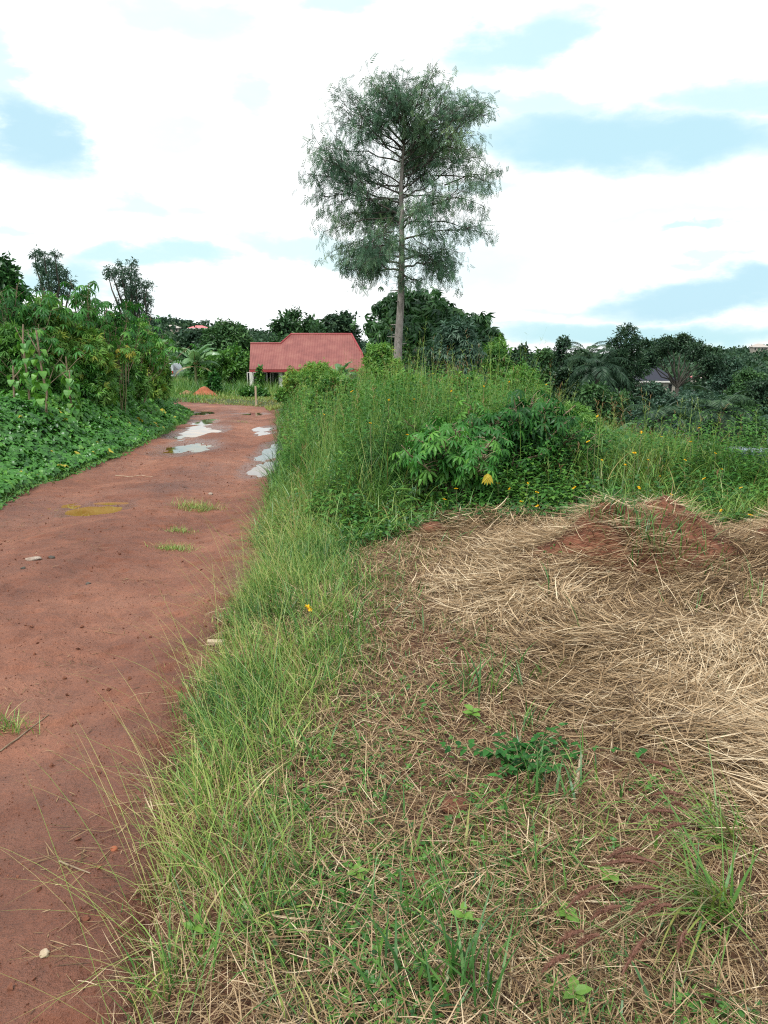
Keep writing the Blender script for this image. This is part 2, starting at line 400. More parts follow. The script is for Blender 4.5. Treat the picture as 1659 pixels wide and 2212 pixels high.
def soilmat(name, road=False):
    m, t = mat(name)
    g = N(t, 'ShaderNodeNewGeometry'); pos = g.outputs['Position']
    na = noise(t, pos, .7, 5, .6); nb = noise(t, pos, 5, 6, .65); nc = noise(t, pos, 38, 5, .7); nd = noise(t, pos, 130, 3, .7)
    if road:
        c = ramp(t, na.outputs['Fac'], [(.30, (.155, .053, .029)), (.48, (.22, .082, .046)), (.68, (.29, .122, .073))])
        c = MIX(t, .55, c, ramp(t, nb.outputs['Fac'], [(.3, (.55, .50, .50)), (.5, (.95, .95, .95)), (.72, (1.3, 1.3, 1.3))]), 'MULTIPLY')
    else:
        gr = N(t, 'ShaderNodeAttribute', attribute_name='tint')
        red = ramp(t, nb.outputs['Fac'], [(.3, (.09, .036, .022)), (.5, (.16, .065, .036)), (.7, (.24, .105, .06))])
        grn = ramp(t, nb.outputs['Fac'], [(.3, (.022, .035, .015)), (.5, (.045, .07, .025)), (.7, (.08, .11, .04))])
        c = MIX(t, gr.outputs['Fac'], red, grn)
    c = MIX(t, .5, c, ramp(t, nc.outputs['Fac'], [(.32, (.6, .55, .55)), (.5, (1, 1, 1)), (.7, (1.25, 1.25, 1.2))]), 'MULTIPLY')
    c = MIX(t, .35, c, ramp(t, nd.outputs['Fac'], [(.3, (.55, .5, .5)), (.5, (1, 1, 1)), (.7, (1.35, 1.3, 1.3))]), 'MULTIPLY')
    p = N(t, 'ShaderNodeBsdfPrincipled')
    if road:
        tr_ = N(t, 'ShaderNodeAttribute', attribute_name='tint')
        c = MIX(t, 1.0, c, ramp(t, tr_.outputs['Fac'], [(0, (.62, .54, .50)), (.5, (.98, .96, .94)), (1, (1.16, 1.22, 1.26))]), 'MULTIPLY')
        w = N(t, 'ShaderNodeAttribute', attribute_name='wet')
        c = MIX(t, M(t, 'MULTIPLY', w.outputs['Fac'], .55), c, MIX(t, 1.0, c, (.55, .55, .6), 'MULTIPLY'))
        rgh = M(t, 'SUBTRACT', M(t, 'ADD', .60, M(t, 'MULTIPLY', nb.outputs['Fac'], .25)), M(t, 'MULTIPLY', w.outputs['Fac'], .42))
        t.links.new(rgh, p.inputs['Roughness'])
        # scattered damp smears on the clay
        vo = N(t, 'ShaderNodeTexVoronoi'); vo.inputs['Scale'].default_value = 26; t.links.new(pos, vo.inputs[0])
    else: p.inputs['Roughness'].default_value = .9
    t.links.new(c, p.inputs['Base Color'])
    hsum = M(t, 'ADD', M(t, 'MULTIPLY', nc.outputs['Fac'], .7), M(t, 'MULTIPLY', nd.outputs['Fac'], .22))
    hsum = M(t, 'ADD', hsum, M(t, 'MULTIPLY', nb.outputs['Fac'], 1.3))
    b = N(t, 'ShaderNodeBump'); b.inputs['Strength'].default_value = .9 if road else 1.0; b.inputs['Distance'].default_value = .045
    t.links.new(hsum, b.inputs['Height']); t.links.new(b.outputs[0], p.inputs['Normal'])
    out(t, p.outputs[0]); return m

G_SOIL = soilmat('ground_soil'); G_ROAD = soilmat('road_clay', True)
MOUND_SOIL = solid('red_spoil', [(.3, (.085, .032, .018)), (.5, (.16, .060, .033)), (.72, (.25, .10, .058))], 7, .95, 1.0, 22)
HEAP_SOIL = solid('bright_red_spoil', [(.3, (.20, .058, .026)), (.5, (.30, .095, .045)), (.72, (.38, .14, .075))], 3, .95, 1.0, 9)
GRASS = leafmat('verge_grass', [(0, (.035, .11, .025)), (.35, (.10, .24, .05)), (.65, (.24, .38, .08)), (.88, (.45, .47, .15)), (1, (.50, .40, .2))], .3, .07)
TALL = leafmat('tall_grass_leaf', [(0, (.022, .075, .022)), (.35, (.06, .175, .036)), (.65, (.15, .30, .055)), (.88, (.29, .37, .09)), (1, (.30, .17, .08))], .3, .08)
STRAW = leafmat('straw', [(0, (.06, .034, .020)), (.3, (.21, .135, .068)), (.65, (.43, .31, .185)), (1, (.68, .56, .39))], .1, .05, .5)
BEAN = leafmat('bean_leaf', [(0, (.024, .10, .018)), (.5, (.075, .25, .035)), (.85, (.16, .37, .055)), (.97, (.13, .29, .04)), (1, (.50, .42, .05))], .3, .09, .4)
WEED = leafmat('weed_leaf', [(0, (.02, .08, .018)), (.5, (.06, .19, .03)), (1, (.17, .32, .05))], .3, .07)
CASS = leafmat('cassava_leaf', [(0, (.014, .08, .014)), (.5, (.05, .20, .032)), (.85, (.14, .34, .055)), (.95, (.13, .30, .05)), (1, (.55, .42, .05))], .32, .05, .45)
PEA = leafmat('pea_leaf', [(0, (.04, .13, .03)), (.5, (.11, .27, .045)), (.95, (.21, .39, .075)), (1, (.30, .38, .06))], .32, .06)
TREE_BLUE = leafmat('feathery_needles', [(0, (.04, .10, .068)), (.5, (.09, .185, .11)), (1, (.20, .29, .10))], .2, .05)
MANGO = leafmat('mango_leaf', [(0, (.016, .06, .022)), (.5, (.042, .125, .036)), (.9, (.09, .21, .055)), (1, (.15, .25, .07))], .2, .09, .4)
DARKT = leafmat('dark_tree_leaf', [(0, (.016, .044, .026)), (.5, (.034, .078, .040)), (1, (.075, .14, .06))], .2, .05)
MIDT = leafmat('mid_tree_leaf', [(0, (.024, .07, .028)), (.5, (.058, .14, .046)), (1, (.12, .24, .075))], .25, .06)
BLUET = leafmat('blue_green_leaf', [(0, (.025, .065, .045)), (.5, (.055, .12, .075)), (1, (.11, .19, .12))], .25, .07)
BANA = leafmat('banana_leaf', [(0, (.035, .11, .05)), (.5, (.08, .20, .08)), (.9, (.18, .33, .14)), (1, (.34, .24, .12))], .35, .12, .35)
YELLOW = leafmat('yellow_leaf', [(0, (.36, .30, .03)), (1, (.62, .50, .06))], .3, .05)
PETAL = leafmat('petal', [(0, (.80, .46, .01)), (1, (.90, .60, .03))], .3, .03)
SEEDH = leafmat('red_seed', [(0, (.085, .040, .030)), (.5, (.18, .085, .058)), (1, (.30, .17, .12))], .2, .05)
BARK = solid('bark', [(.3, (.12, .11, .10)), (.5, (.24, .22, .20)), (.7, (.36, .33, .31))], 9, .95, .9, 26, stretch=(1, 1, .25))
DBARK = solid('dark_bark', [(.3, (.042, .038, .032)), (.7, (.11, .10, .085))], 5, .95, .6, 20, stretch=(1, 1, .3))
STEM = solid('green_stem', [(.3, (.11, .13, .05)), (.7, (.24, .22, .11))], 8, .8)
CSTEM = solid('cassava_stem', [(.3, (.14, .10, .06)), (.7, (.32, .25, .17))], 12, .85, .4, 40)
WOOD = solid('weathered_wood', [(.3, (.30, .22, .14)), (.5, (.45, .36, .25)), (.7, (.60, .50, .38))], 14, .85, .5, 60, stretch=(1, 1, .2))
STONE = solid('stone', [(.3, (.20, .14, .11)), (.5, (.34, .27, .22)), (.7, (.48, .42, .36))], 12, .9, .8, 40)

# ================================================================== THE GROUND
def green_amount(x, y):
    """how grassy the bare ground itself is"""
    g = sst(-.12, .22, fbm(x * .7, y * .7, 61)) * .55 + .15
    g = np.where(y > 8, np.maximum(g, sst(8, 14, y)), g)
    g = np.where(x < xl(y) - .25, 1.0, g)
    g = np.where((x > xl(y) - .2) & (x < xr(y) + .35) & (y < 58), 0.0, g)
    # straw field: brown under the straw
    g = np.where((y < 7.3) & (x > xr(y) + .9), g * .35, g)
    return g
def build_ground():
    r = [0.0] + list(np.geomspace(.25, 1100, 580)); r = np.array(r[1:])
    a = np.concatenate([np.linspace(-180, -48, 60)[:-1], np.linspace(-48, 48, 440), np.linspace(48, 180, 60)[1:-1]])
    a = np.radians(a); RR, AA = np.meshgrid(r, a, indexing='ij')
    X = RR * np.sin(AA); Y = RR * np.cos(AA)
    Z = H(X, Y)
    ed = np.minimum(X - xl(Y), xr(Y) - X)
    Z = Z - 0.22 * sst(-.12, .12, ed) * sst(60, 56, Y)
    nr, na = X.shape
    V = np.stack([X, Y, Z], 2).reshape(-1, 3)
    i, j = np.meshgrid(np.arange(nr - 1), np.arange(na), indexing='ij'); j2 = (j + 1) % na
    F = np.stack([i * na + j, (i + 1) * na + j, (i + 1) * na + j2, i * na + j2], 2).reshape(-1, 4)
    mb = MB(); mb.add(V, F[:, ::-1], green_amount(X, Y).reshape(-1))
    c = len(V); mb.add(np.concatenate([V[:na], [[0, 0, float(H(0, 0))]]]), [(j, (j + 1) % na, na) for j in range(na)], .3)
    tag(mb.build('ground', G_SOIL, smooth=True), 'red earth and rough grass ground falling away to the valley', kind='structure')
build_ground()
def build_road():
    ys = np.concatenate([np.arange(-6, 1, .15), np.arange(1, 12, .022), np.arange(12, 28, .045), np.arange(28, 58, .12)])
    ts = np.linspace(-.16, 1.16, 210)
    Y, T = np.meshgrid(ys, ts, indexing='ij')
    X = xl(Y) + T * (xr(Y) - xl(Y))
    Z, W = road_z(X, Y)
    a, b = Y.shape
    i, j = np.meshgrid(np.arange(a - 1), np.arange(b - 1), indexing='ij')
    F = np.stack([i * b + j, i * b + j + 1, (i + 1) * b + j + 1, (i + 1) * b + j], 2).reshape(-1, 4)
    worn = .42 + .42 * np.exp(-((T - .24) / .12) ** 2) + .42 * np.exp(-((T - .78) / .11) ** 2) - .35 * sst(.12, -.02, np.minimum(T, 1 - T)) + fbm(X * 1.3, Y * .5, 170) * .9 + fbm(X * 5, Y * 3, 171) * .35
    mb = MB(); mb.add(np.stack([X, Y, Z], 2).reshape(-1, 3), F, np.clip(worn, 0, 1).reshape(-1))
    tag(mb.build('dirt_road', G_ROAD, smooth=True, attr={'wet': W.reshape(-1)}), 'rutted red clay road curving away to the left', kind='structure')
build_road()
# puddle water: flat sheets whose outline is cut by the road's own hollows
def watermat(name, lo, hi):
    m, t = mat(name)
    gq = N(t, 'ShaderNodeNewGeometry'); nq = noise(t, gq.outputs['Position'], 2.2, 3, .5)
    cq = ramp(t, nq.outputs['Fac'], [(.35, lo), (.65, hi)])
    pq = N(t, 'ShaderNodeBsdfPrincipled'); t.links.new(cq, pq.inputs['Base Color']); pq.inputs['Roughness'].default_value = .02
    pq.inputs['IOR'].default_value = 1.5
    nb_ = noise(t, gq.outputs['Position'], 7, 2, .5); bb = N(t, 'ShaderNodeBump'); bb.inputs['Strength'].default_value = .02; bb.inputs['Distance'].default_value = .01
    t.links.new(nb_.outputs['Fac'], bb.inputs['Height']); t.links.new(bb.outputs[0], pq.inputs['Normal'])
    out(t, pq.outputs[0]); return m
WATER = watermat('muddy_water', (.24, .125, .03), (.32, .185, .06)); WATER2 = watermat('thin_water', (.07, .05, .035), (.13, .085, .05)); WATER3 = watermat('silty_water', (.09, .05, .018), (.30, .15, .03))
PL = ['ochre puddle on the left side of the near road', 'long pale puddle in the left wheel track', 'middle pool of the left wheel track', 'small far puddle in the left track',
      'bright puddle along the right verge', 'upper end of the bright puddle by the right verge', 'small puddle above the bright one by the right verge', 'tiny puddle beside the right verge', 'thin far puddle across the road at the bend', 'thin puddle under the end of the left bank','small splash beside the ochre puddle']
for qi, (p, L, lb) in enumerate(zip(PUD, LEV, PL)):
    a = np.linspace(0, 2 * math.pi, 40, endpoint=False)
    v = np.stack([p[0] + np.cos(a) * p[2] * 1.55, p[1] + np.sin(a) * p[3] * 1.55, np.full(40, L - 0.012)], 1)
    mb = MB(); mb.add(v, [tuple(range(40))])
    tag(mb.build('puddle_water', WATER if qi in (0, 10) else WATER3 if qi in (1, 2) else WATER2), lb, kind='structure')

# ================================================================== scattering
def scat(n, y0, y1, fx0, fx1, p=1.6):
    """n points, denser near the camera"""
    u = rng.random(n); k = 1 - p
    y = (y0 ** (k + 1) + u * (y1 ** (k + 1) - y0 ** (k + 1))) ** (1 / (k + 1)) if abs(k + 1) > 1e-6 else y0 * (y1 / y0) ** u
    a, b = fx0(y), fx1(y)
    return a + rng.random(n) * (b - a), y
def fov(y, s, m=.45): return s * (y * .56 + m)

# --- left field: a low crop of broad leaves over the bank
def trif(size_t=1.0):
    lt = leaf_t([0, .18, .5, .8, 1], [.1, .9, 1, .55, .05], droop=.35, fold=.22, wmax=.38)
    parts = []
    for a, s in ((0, 1), (1.15, .88), (-1.15, .88)):
        v, f = lt; v = (v * s + np.array([0, .12, 0])) @ rotz(a).T; parts.append((v, f))
    return merge(parts)
TRI = trif()
def crop_h(x, y):
    dl = xl(y) - x
    return (0.10 + 0.42 * sst(0, 1.5, dl + fbm(y * .8, x * .8, 70) * .8) + .25 * sst(1.5, 5, dl)) * (1 + 0.9 * fbm(x * 1.1, y * 1.1, 71)) + .05
def left_crop():
    mb = MB()
    for n, y0, y1, s in ((24000, 7.5, 22, .105), (16000, 18, 44, .13)):
        x, y = scat(n, y0, y1, lambda y: np.maximum(-y * .58 - 1.6, xl(y) - 9), lambda y: xl(y) - .02, .9)
        h = crop_h(x, y); z = H(x, y) + h * (1 - .55 * rng.random(len(x)) ** 2.2)
        slope = np.stack([.55 + rng.normal(0, .38, len(x)), -.35 + rng.normal(0, .38, len(x)), np.ones(len(x))], 1)
        a = rng.uniform(0, 2 * math.pi, len(x)); d = np.stack([np.cos(a), np.sin(a), -.15 + rng.normal(0, .2, len(x))], 1)
        tint = np.clip(.42 + fbm(x * .8, y * .8, 72) * .8 + rng.normal(0, .16, len(x)), 0, .9)
        tint = np.where(rng.random(len(x)) < .012, 1.0, tint)
        stamp(mb, TRI[0], TRI[1], np.stack([x, y, z], 1), basis(d, slope), s * rng.uniform(.65, 1.25, len(x)), tint)
    tag(mb.build('bean_crop', BEAN), 'dense low crop of broad green leaves covering the left bank', kind='stuff')
    # creeping weeds and fringe at its foot
    mb = MB()
    n = 26000
    x, y = scat(n, 7.2, 40, lambda y: xl(y) - .9, lambda y: xl(y) + .22, .9)
    keep = rng.random(n) < sst(.30, -.15, (x - xl(y)) + fbm(x * 2, y * 2, 75) * .5); x, y = x[keep], y[keep]; n = len(x)
    z = H(x, y) + .02 + rng.random(n) * .16 * sst(.3, -.6, x - xl(y))
    a = rng.uniform(0, 2 * math.pi, n); d = np.stack([np.cos(a), np.sin(a), rng.normal(0.1, .3, n)], 1)
    up = np.stack([.3 + rng.normal(0, .4, n), -.3 + rng.normal(0, .4, n), np.ones(n)], 1)
    stamp(mb, *TRI, np.stack([x, y, z], 1), basis(d, up), rng.uniform(.02, .05, n), np.clip(rng.normal(.55, .2, n), 0, 1))
    n = 9000
    x, y = scat(n, 7.2, 48, lambda y: xl(y) - .5, lambda y: xl(y) + .15, .9)
    blades(mb, np.stack([x, y, H(x, y) - .02], 1), rng.uniform(0, 6.28, n), rng.uniform(.08, .24, n), .3, rng.uniform(.3, 1.4, n), .006, 3, np.clip(rng.normal(.7, .15, n), 0, 1))
    tag(mb.build('bank_weeds', WEED), 'creeping weeds fringing the foot of the left bank', kind='stuff')
left_crop()

# --- straw field: how much cut straw lies at a place
def straw_d(x, y):
    d = sst(.0, .7, (x - xr(y) - 1.10) - .80 * sst(4.2, 1.6, y) + fbm(x * 1.2, y * 1.2, 79) * .8) * sst(7.5, 6.9, y + fbm(x * 1.3, 0 * y, 80) * .8)
    d = d * (0.30 + .55 * sst(.35, 1.1, x) * sst(1.2, 1.6, y) + .70 * sst(2.0, 3.1, y + .35 * (x - 1) + fbm(x * 1.5, y * 1.5, 81) * 1.4)).clip(0, 1)
    d = d * sst(-.38, -.10, fbm(x * 1.5 + 9, y * 1.5, 82) + .16 * sst(2.5, 3.6, y))
    d = d * (1 - .0 * y)
    d = np.where((y > 5.3) & (mound_h(x, y) > .05), .24 + .55 * sst(-.06, .14, fbm(x * 3, y * 3, 88)), d)
    return d
def SF(x, y): return Hs(x, y) + straw_d(x, y) * (0.04 + .26 * np.maximum(0, fbm(x * 2.0, y * 2.6, 83) + .12))
def straw():
    mb = MB()
    n = 135000
    x, y = scat(n, 1.25, 8.2, lambda y: xr(y) + .35, lambda y: fov(y, 1, .5), 1.35)
    keep = rng.random(n) < straw_d(x, y) + .05; x, y = x[keep], y[keep]; n = len(x)
    # straw lies combed in patches
    az = fbm(x * .55, y * .55, 84, 2) * 9 + .2 + rng.normal(0, .5, n) + np.where(rng.random(n) < .22, rng.uniform(0, 6.28, n), 0)
    az = az + math.pi * (rng.random(n) < .5)
    L = rng.uniform(.05, .27, n) * (1 + .5 * (rng.random(n) < .08))
    z = Hs(x, y) + (SF(x, y) - Hs(x, y)) * rng.random(n) ** .7 + .004
    lean = rng.normal(1.52, .13, n)
    bend = rng.normal(0.05, .28, n)
    tint = np.clip(.56 + fbm(x * 1.1, y * 1.1, 86) * 1.1 + rng.normal(0, .23, n) - .36 * (rng.random(n) < .34), 0, 1)
    blades(mb, np.stack([x, y, z], 1), az, L, lean, bend, rng.uniform(.0018, .0060, n) * (1 + .12 * (y - 2).clip(0)), 3, tint, pw=6, twist=rng.normal(0, .9, n))
    # standing stubble and arched wisps
    n = 5000
    x, y = scat(n, 1.3, 7.6, lambda y: xr(y) + .5, lambda y: fov(y, 1, .5), 1.3)
    keep = rng.random(n) < straw_d(x, y) * .6; x, y = x[keep], y[keep]; n = len(x)
    blades(mb, np.stack([x, y, Hs(x, y)], 1), rng.uniform(0, 6.28, n), rng.uniform(.12, .36, n), rng.uniform(.5, 1.2, n), rng.uniform(.2, 1.3, n), .0035, 4, np.clip(rng.normal(.62, .2, n), 0, 1), pw=4)
    tag(mb.build('cut_straw', STRAW), 'combed heaps of dry cut straw covering the clearing', kind='stuff')
straw()
def litter():
    """dead stalks, mostly brown, between the green shoots"""
    mb = MB(); n = 72000
    x, y = scat(n, 1.2, 7.6, lambda y: xr(y) - .12, lambda y: fov(y, 1, .5), 1.3)
    pr = .85 * sst(-.12, .25, x - xr(y)) * (1 - .75 * sst(.02, .10, mound_h(x, y))); keep = rng.random(n) < pr; x, y = x[keep], y[keep]; n = len(x)
    blades(mb, np.stack([x, y, Hs(x, y) + rng.random(n) * .03], 1), rng.uniform(0, 6.28, n), rng.uniform(.04, .2, n), rng.normal(1.42, .22, n), rng.normal(.1, .4, n),
           rng.uniform(.0018, .004, n) * (1 + .15 * (y - 2).clip(0)), 3, np.clip(rng.normal(.42, .25, n), 0, 1), pw=5, twist=rng.normal(0, .9, n))
    tag(mb.build('dead_grass_litter', STRAW), 'brown dead grass litter between the green shoots', kind='stuff')
litter()
def road_litter():
    mb = MB()
    spots = [(160, 1440, .13), (290, 1255, .12), (345, 1288, .1), (240, 1365, .1), (60, 1505, .16), (30, 1560, .12), (330, 1600, .16), (190, 1180, .3), (60, 1130, .4), (280, 1010, .4), (110, 1150, .5), (350, 1640, .2),
             (370, 1130, .15), (290, 1850, .12), (120, 1840, .1), (240, 1780, .15), (300, 1710, .15), (250, 1960, .1), (200, 1860, .08), (30, 1140, .4), (310, 1500, .1), (150, 2050, .12), (40,1090,.5),(180,1040,.3)]
    for u, v, s in spots:
        p = hit(u, v, lambda x, y: float(road_z(np.array([x]), np.array([y]))[0][0]))
        n = int(14 + 70 * s)
        x = p[0] + rng.normal(0, s * .55, n); y = p[1] + rng.normal(0, s * .5, n)
        z = road_z(x, y)[0] + .004
        blades(mb, np.stack([x, y, z], 1), rng.normal(.5, .9, n) + math.pi * (rng.random(n) < .5), rng.uniform(.02, .13, n), rng.normal(1.5, .06, n), rng.normal(.08, .2, n), rng.uniform(.002, .004, n) * (1 + .05 * p[1]), 3,
               np.clip(rng.normal(.3, .16, n), 0, 1), pw=6, twist=rng.normal(0, 1, n))
    n = 700
    x, y = scat(n, 1.4, 30, lambda y: np.maximum(xl(y), fov(y, -1)), lambda y: xr(y) + .05, 1.3)
    z = road_z(x, y)[0] + .003
    blades(mb, np.stack([x, y, z], 1), rng.uniform(0, 6.28, n), rng.uniform(.01, .06, n), 1.5, rng.normal(.08, .2, n), rng.uniform(.0015, .004, n) * (1 + .08 * y), 2, np.clip(rng.normal(.3, .2, n), 0, 1), pw=6)
    tag(mb.build('road_straw', STRAW), 'wisps of straw trodden into the red road', kind='stuff')
    # grit
    mb = MB(); n = 9000
    x, y = scat(n, 1.3, 20, lambda y: np.maximum(xl(y), fov(y, -1)), lambda y: xr(y) + .15, 1.3)
    z = road_z(x, y)[0]
    ico = np.array([(1, 0, 0), (-1, 0, 0), (0, 1, 0), (0, -1, 0), (0, 0, .8), (0, 0, -.8)], float)
    fi = [(0, 2, 4), (2, 1, 4), (1, 3, 4), (3, 0, 4), (2, 0, 5), (1, 2, 5), (3, 1, 5), (0, 3, 5)]
    s = rng.uniform(.0012, .005, n) * (1 + 2.0 * (rng.random(n) < .05)) * (1 + .04 * y); 
    stamp(mb, ico, fi, np.stack([x, y, z + s * .3], 1), basis(rng.normal(0, 1, (n, 3)), rng.normal(0, 1, (n, 3))), np.stack([s, s * .8, s * .7], 1), .5)
    tag(mb.build('road_grit', MOUND_SOIL), 'crumbs of red clay and grit on the road', kind='stuff')
road_litter()

# --- verge grass beside the road
def verge():
    mb = MB()
    n = 46000
    x, y = scat(n, 1.15, 9.5, lambda y: xr(y) - .10, lambda y: xr(y) + 1.5, 1.25)
    e = x - xr(y)
    wdt = .45 + .38 * sst(2, 5, y)
    pr = sst(-.10, .10, e + fbm(y * 2.5, x * 2, 90) * .22) * (.10 + .90 * sst(wdt + .45, wdt - .25, e + fbm(x * 1.6, y * 1.6, 91) * .7))
    pr *= .12 + .88 * sst(-.10, .12, fbm(x * 3.0, y * 3.0, 92) + .10 * sst(2.6, 4.5, y)) 
    pr *= .42 + .58 * sst(1.8, 3.6, y)
    keep = rng.random(n) < pr; x, y, e = x[keep], y[keep], e[keep]; n = len(x)
    hgt = (.06 + .20 * sst(-.05, .22, e) * sst(wdt[keep] + .35, wdt[keep] - .35, e)) * (1 + .8 * fbm(x * 2.2, y * 2.2, 93)) * rng.uniform(.5, 1.35, n) * (1 + .25 * sst(4, 7, y))
    az = np.where(rng.random(n) < .4, math.pi + rng.normal(0, .8, n), rng.uniform(0, 6.28, n))
    tint = np.clip(.40 + fbm(x * 1.3, y * 1.3, 94) * 1.2 + rng.normal(0, .18, n) + .40 * (rng.random(n) < .14), .02, 1)
    blades(mb, np.stack([x, y, H(x, y) - .01], 1), az, hgt, rng.uniform(0, .5, n), rng.uniform(.1, 1.9, n), rng.uniform(.0025, .0075, n) * (1 + .07 * (y - 2).clip(0)), 5, tint, tipt=.10)
    # long thin flowering stalks leaning over the road
    n = 420
    y = rng.uniform(1.5, 8, n); x = xr(y) + np.abs(rng.normal(.05, .25, n))
    blades(mb, np.stack([x, y, H(x, y)], 1), math.pi + rng.normal(0, .7, n), rng.uniform(.35, .75, n), rng.uniform(.1, .8, n), rng.uniform(.2, .9, n), rng.uniform(.0012, .002, n), 6, np.clip(rng.normal(.8, .12, n), 0, 1), pw=5)
    # fine whitish seed mist on the verge
    n = 9000
    y = rng.uniform(3, 9, n); x = xr(y) + rng.uniform(-.05, .75, n)
    z = H(x, y) + rng.uniform(.15, .42, n)
    blades(mb, np.stack([x, y, z], 1), rng.uniform(0, 6.28, n), rng.uniform(.015, .04, n), rng.uniform(0, 1.5, n), .2, .0022, 1, np.clip(rng.normal(.85, .1, n), 0, 1))
    tag(mb.build('verge_grass', GRASS), 'green and yellowing grass verge along the right edge of the road', kind='stuff')
verge()

# --- sparse shoots through the clearing
def shoots():
    mb = MB(); n = 46000
    x, y = scat(n, 1.15, 7.4, lambda y: xr(y) + .35, lambda y: fov(y, 1, .5), 1.3)
    S = straw_d(x, y)
    g = sst(.0, .22, fbm(x * 1.9, y * 1.9, 100)) * (1 - .96 * S) + .04 * (1 - S) + .015
    g = g * (.55 + .45 * sst(3.2, 1.6, y + .3 * x)) + .22 * (1 - S) * sst(-.05, .15, fbm(x * 4, y * 4, 103)) * sst(3, 1.6, y)
    keep = rng.random(n) < g; x, y = x[keep], y[keep]; n = len(x)
    tint = np.clip(.42 + fbm(x * 1.3, y * 1.3, 101) * .9 + rng.normal(0, .15, n), 0, .92)
    big = rng.random(n) < .06
    blades(mb, np.stack([x, y, Hs(x, y) - .005], 1), rng.uniform(0, 6.28, n), rng.uniform(.025, .10, n) * (1 + 1.3 * big), rng.uniform(.1, .9, n), rng.uniform(.1, 1.4, n),
           rng.uniform(.003, .007, n) * (1 + .6 * big) * (1 + .06 * (y - 2).clip(0)), 4, tint)
    # tufts of broad young blades
    for (u, v, k, L) in [(1030, 1500, 26, .30), (1000, 1530, 14, .2), (1090, 1440, 8, .2), (1340, 1215, 60, .2), (1300, 1205, 40, .16), (1380, 1225, 40, .18), (1440, 1240, 34, .34), (1470, 1225, 30, .2), (1395, 1250, 14, .3), (1245, 1380, 8, .32), (1200, 1290, 6, .3), (1010, 2120, 18, .26), (860, 2150, 16, .24),
                      (1180, 1700, 24, .2), (1240, 1720, 16, .22), (1050, 2170, 22, .28), (940, 2160, 10, .22), (1620, 1310, 14, .24), (1500, 1330, 14, .2), (700, 1470, 18, .24), (770, 1360, 24, .26), (1060, 1740, 14, .18), (1130, 1590, 40, .13),
                      (700, 1640, 18, .2), (1560, 1240, 20, .2), (1650, 1480, 6, .15), (830, 1740, 10, .14), (960, 1960, 8, .16), (1150, 1480, 12, .16), (890, 1990, 10, .2), (1200, 1180, 14, .25), (990, 1175, 12, .2), (620, 2080, 12, .2), (760, 2000, 12, .18), (1590, 1990, 12, .24)]:
        p = hit(u, v, hf); q = rng.normal(0, .045, (k, 2)) * (1 + .2 * p[1])
        bx = p[0] + q[:, 0]; by = p[1] + q[:, 1]
        blades(mb, np.stack([bx, by, Hs(bx, by)], 1), rng.uniform(0, 6.28, k), rng.uniform(.5, 1.1, k) * L, rng.uniform(0, .6, k), rng.uniform(.1, 1.3, k), rng.uniform(.006, .012, k), 5, np.clip(rng.normal(.38, .15, k), 0, .8))
    tag(mb.build('green_shoots', TALL), 'scattered green grass shoots pushing up through the clearing', kind='stuff')
    mb = MB(); n = 42000
    x, y = scat(n, 1.15, 7.2, lambda y: xr(y) + .3, lambda y: fov(y, 1, .5), 1.3)
    S = straw_d(x, y); g = sst(.02, .2, fbm(x * 2.6 + 3, y * 2.6, 105)) * (1 - S) * (.35 + .65 * sst(3.4, 1.8, y))
    keep = rng.random(n) < g; x, y = x[keep], y[keep]; n = len(x)
    a = rng.uniform(0, 6.28, n); d = np.stack([np.cos(a), np.sin(a), rng.normal(.1, .3, n)], 1); up = np.stack([rng.normal(0, .4, n), rng.normal(0, .4, n), np.ones(n)], 1)
    stamp(mb, *TRI, np.stack([x, y, Hs(x, y) + rng.random(n) * .03 + .005], 1), basis(d, up), rng.uniform(.007, .019, n), np.clip(rng.normal(.55, .2, n), 0, 1))
    tag(mb.build('creeping_clover', WEED), 'tiny creeping leaves carpeting the bare soil', kind='stuff')
shoots()

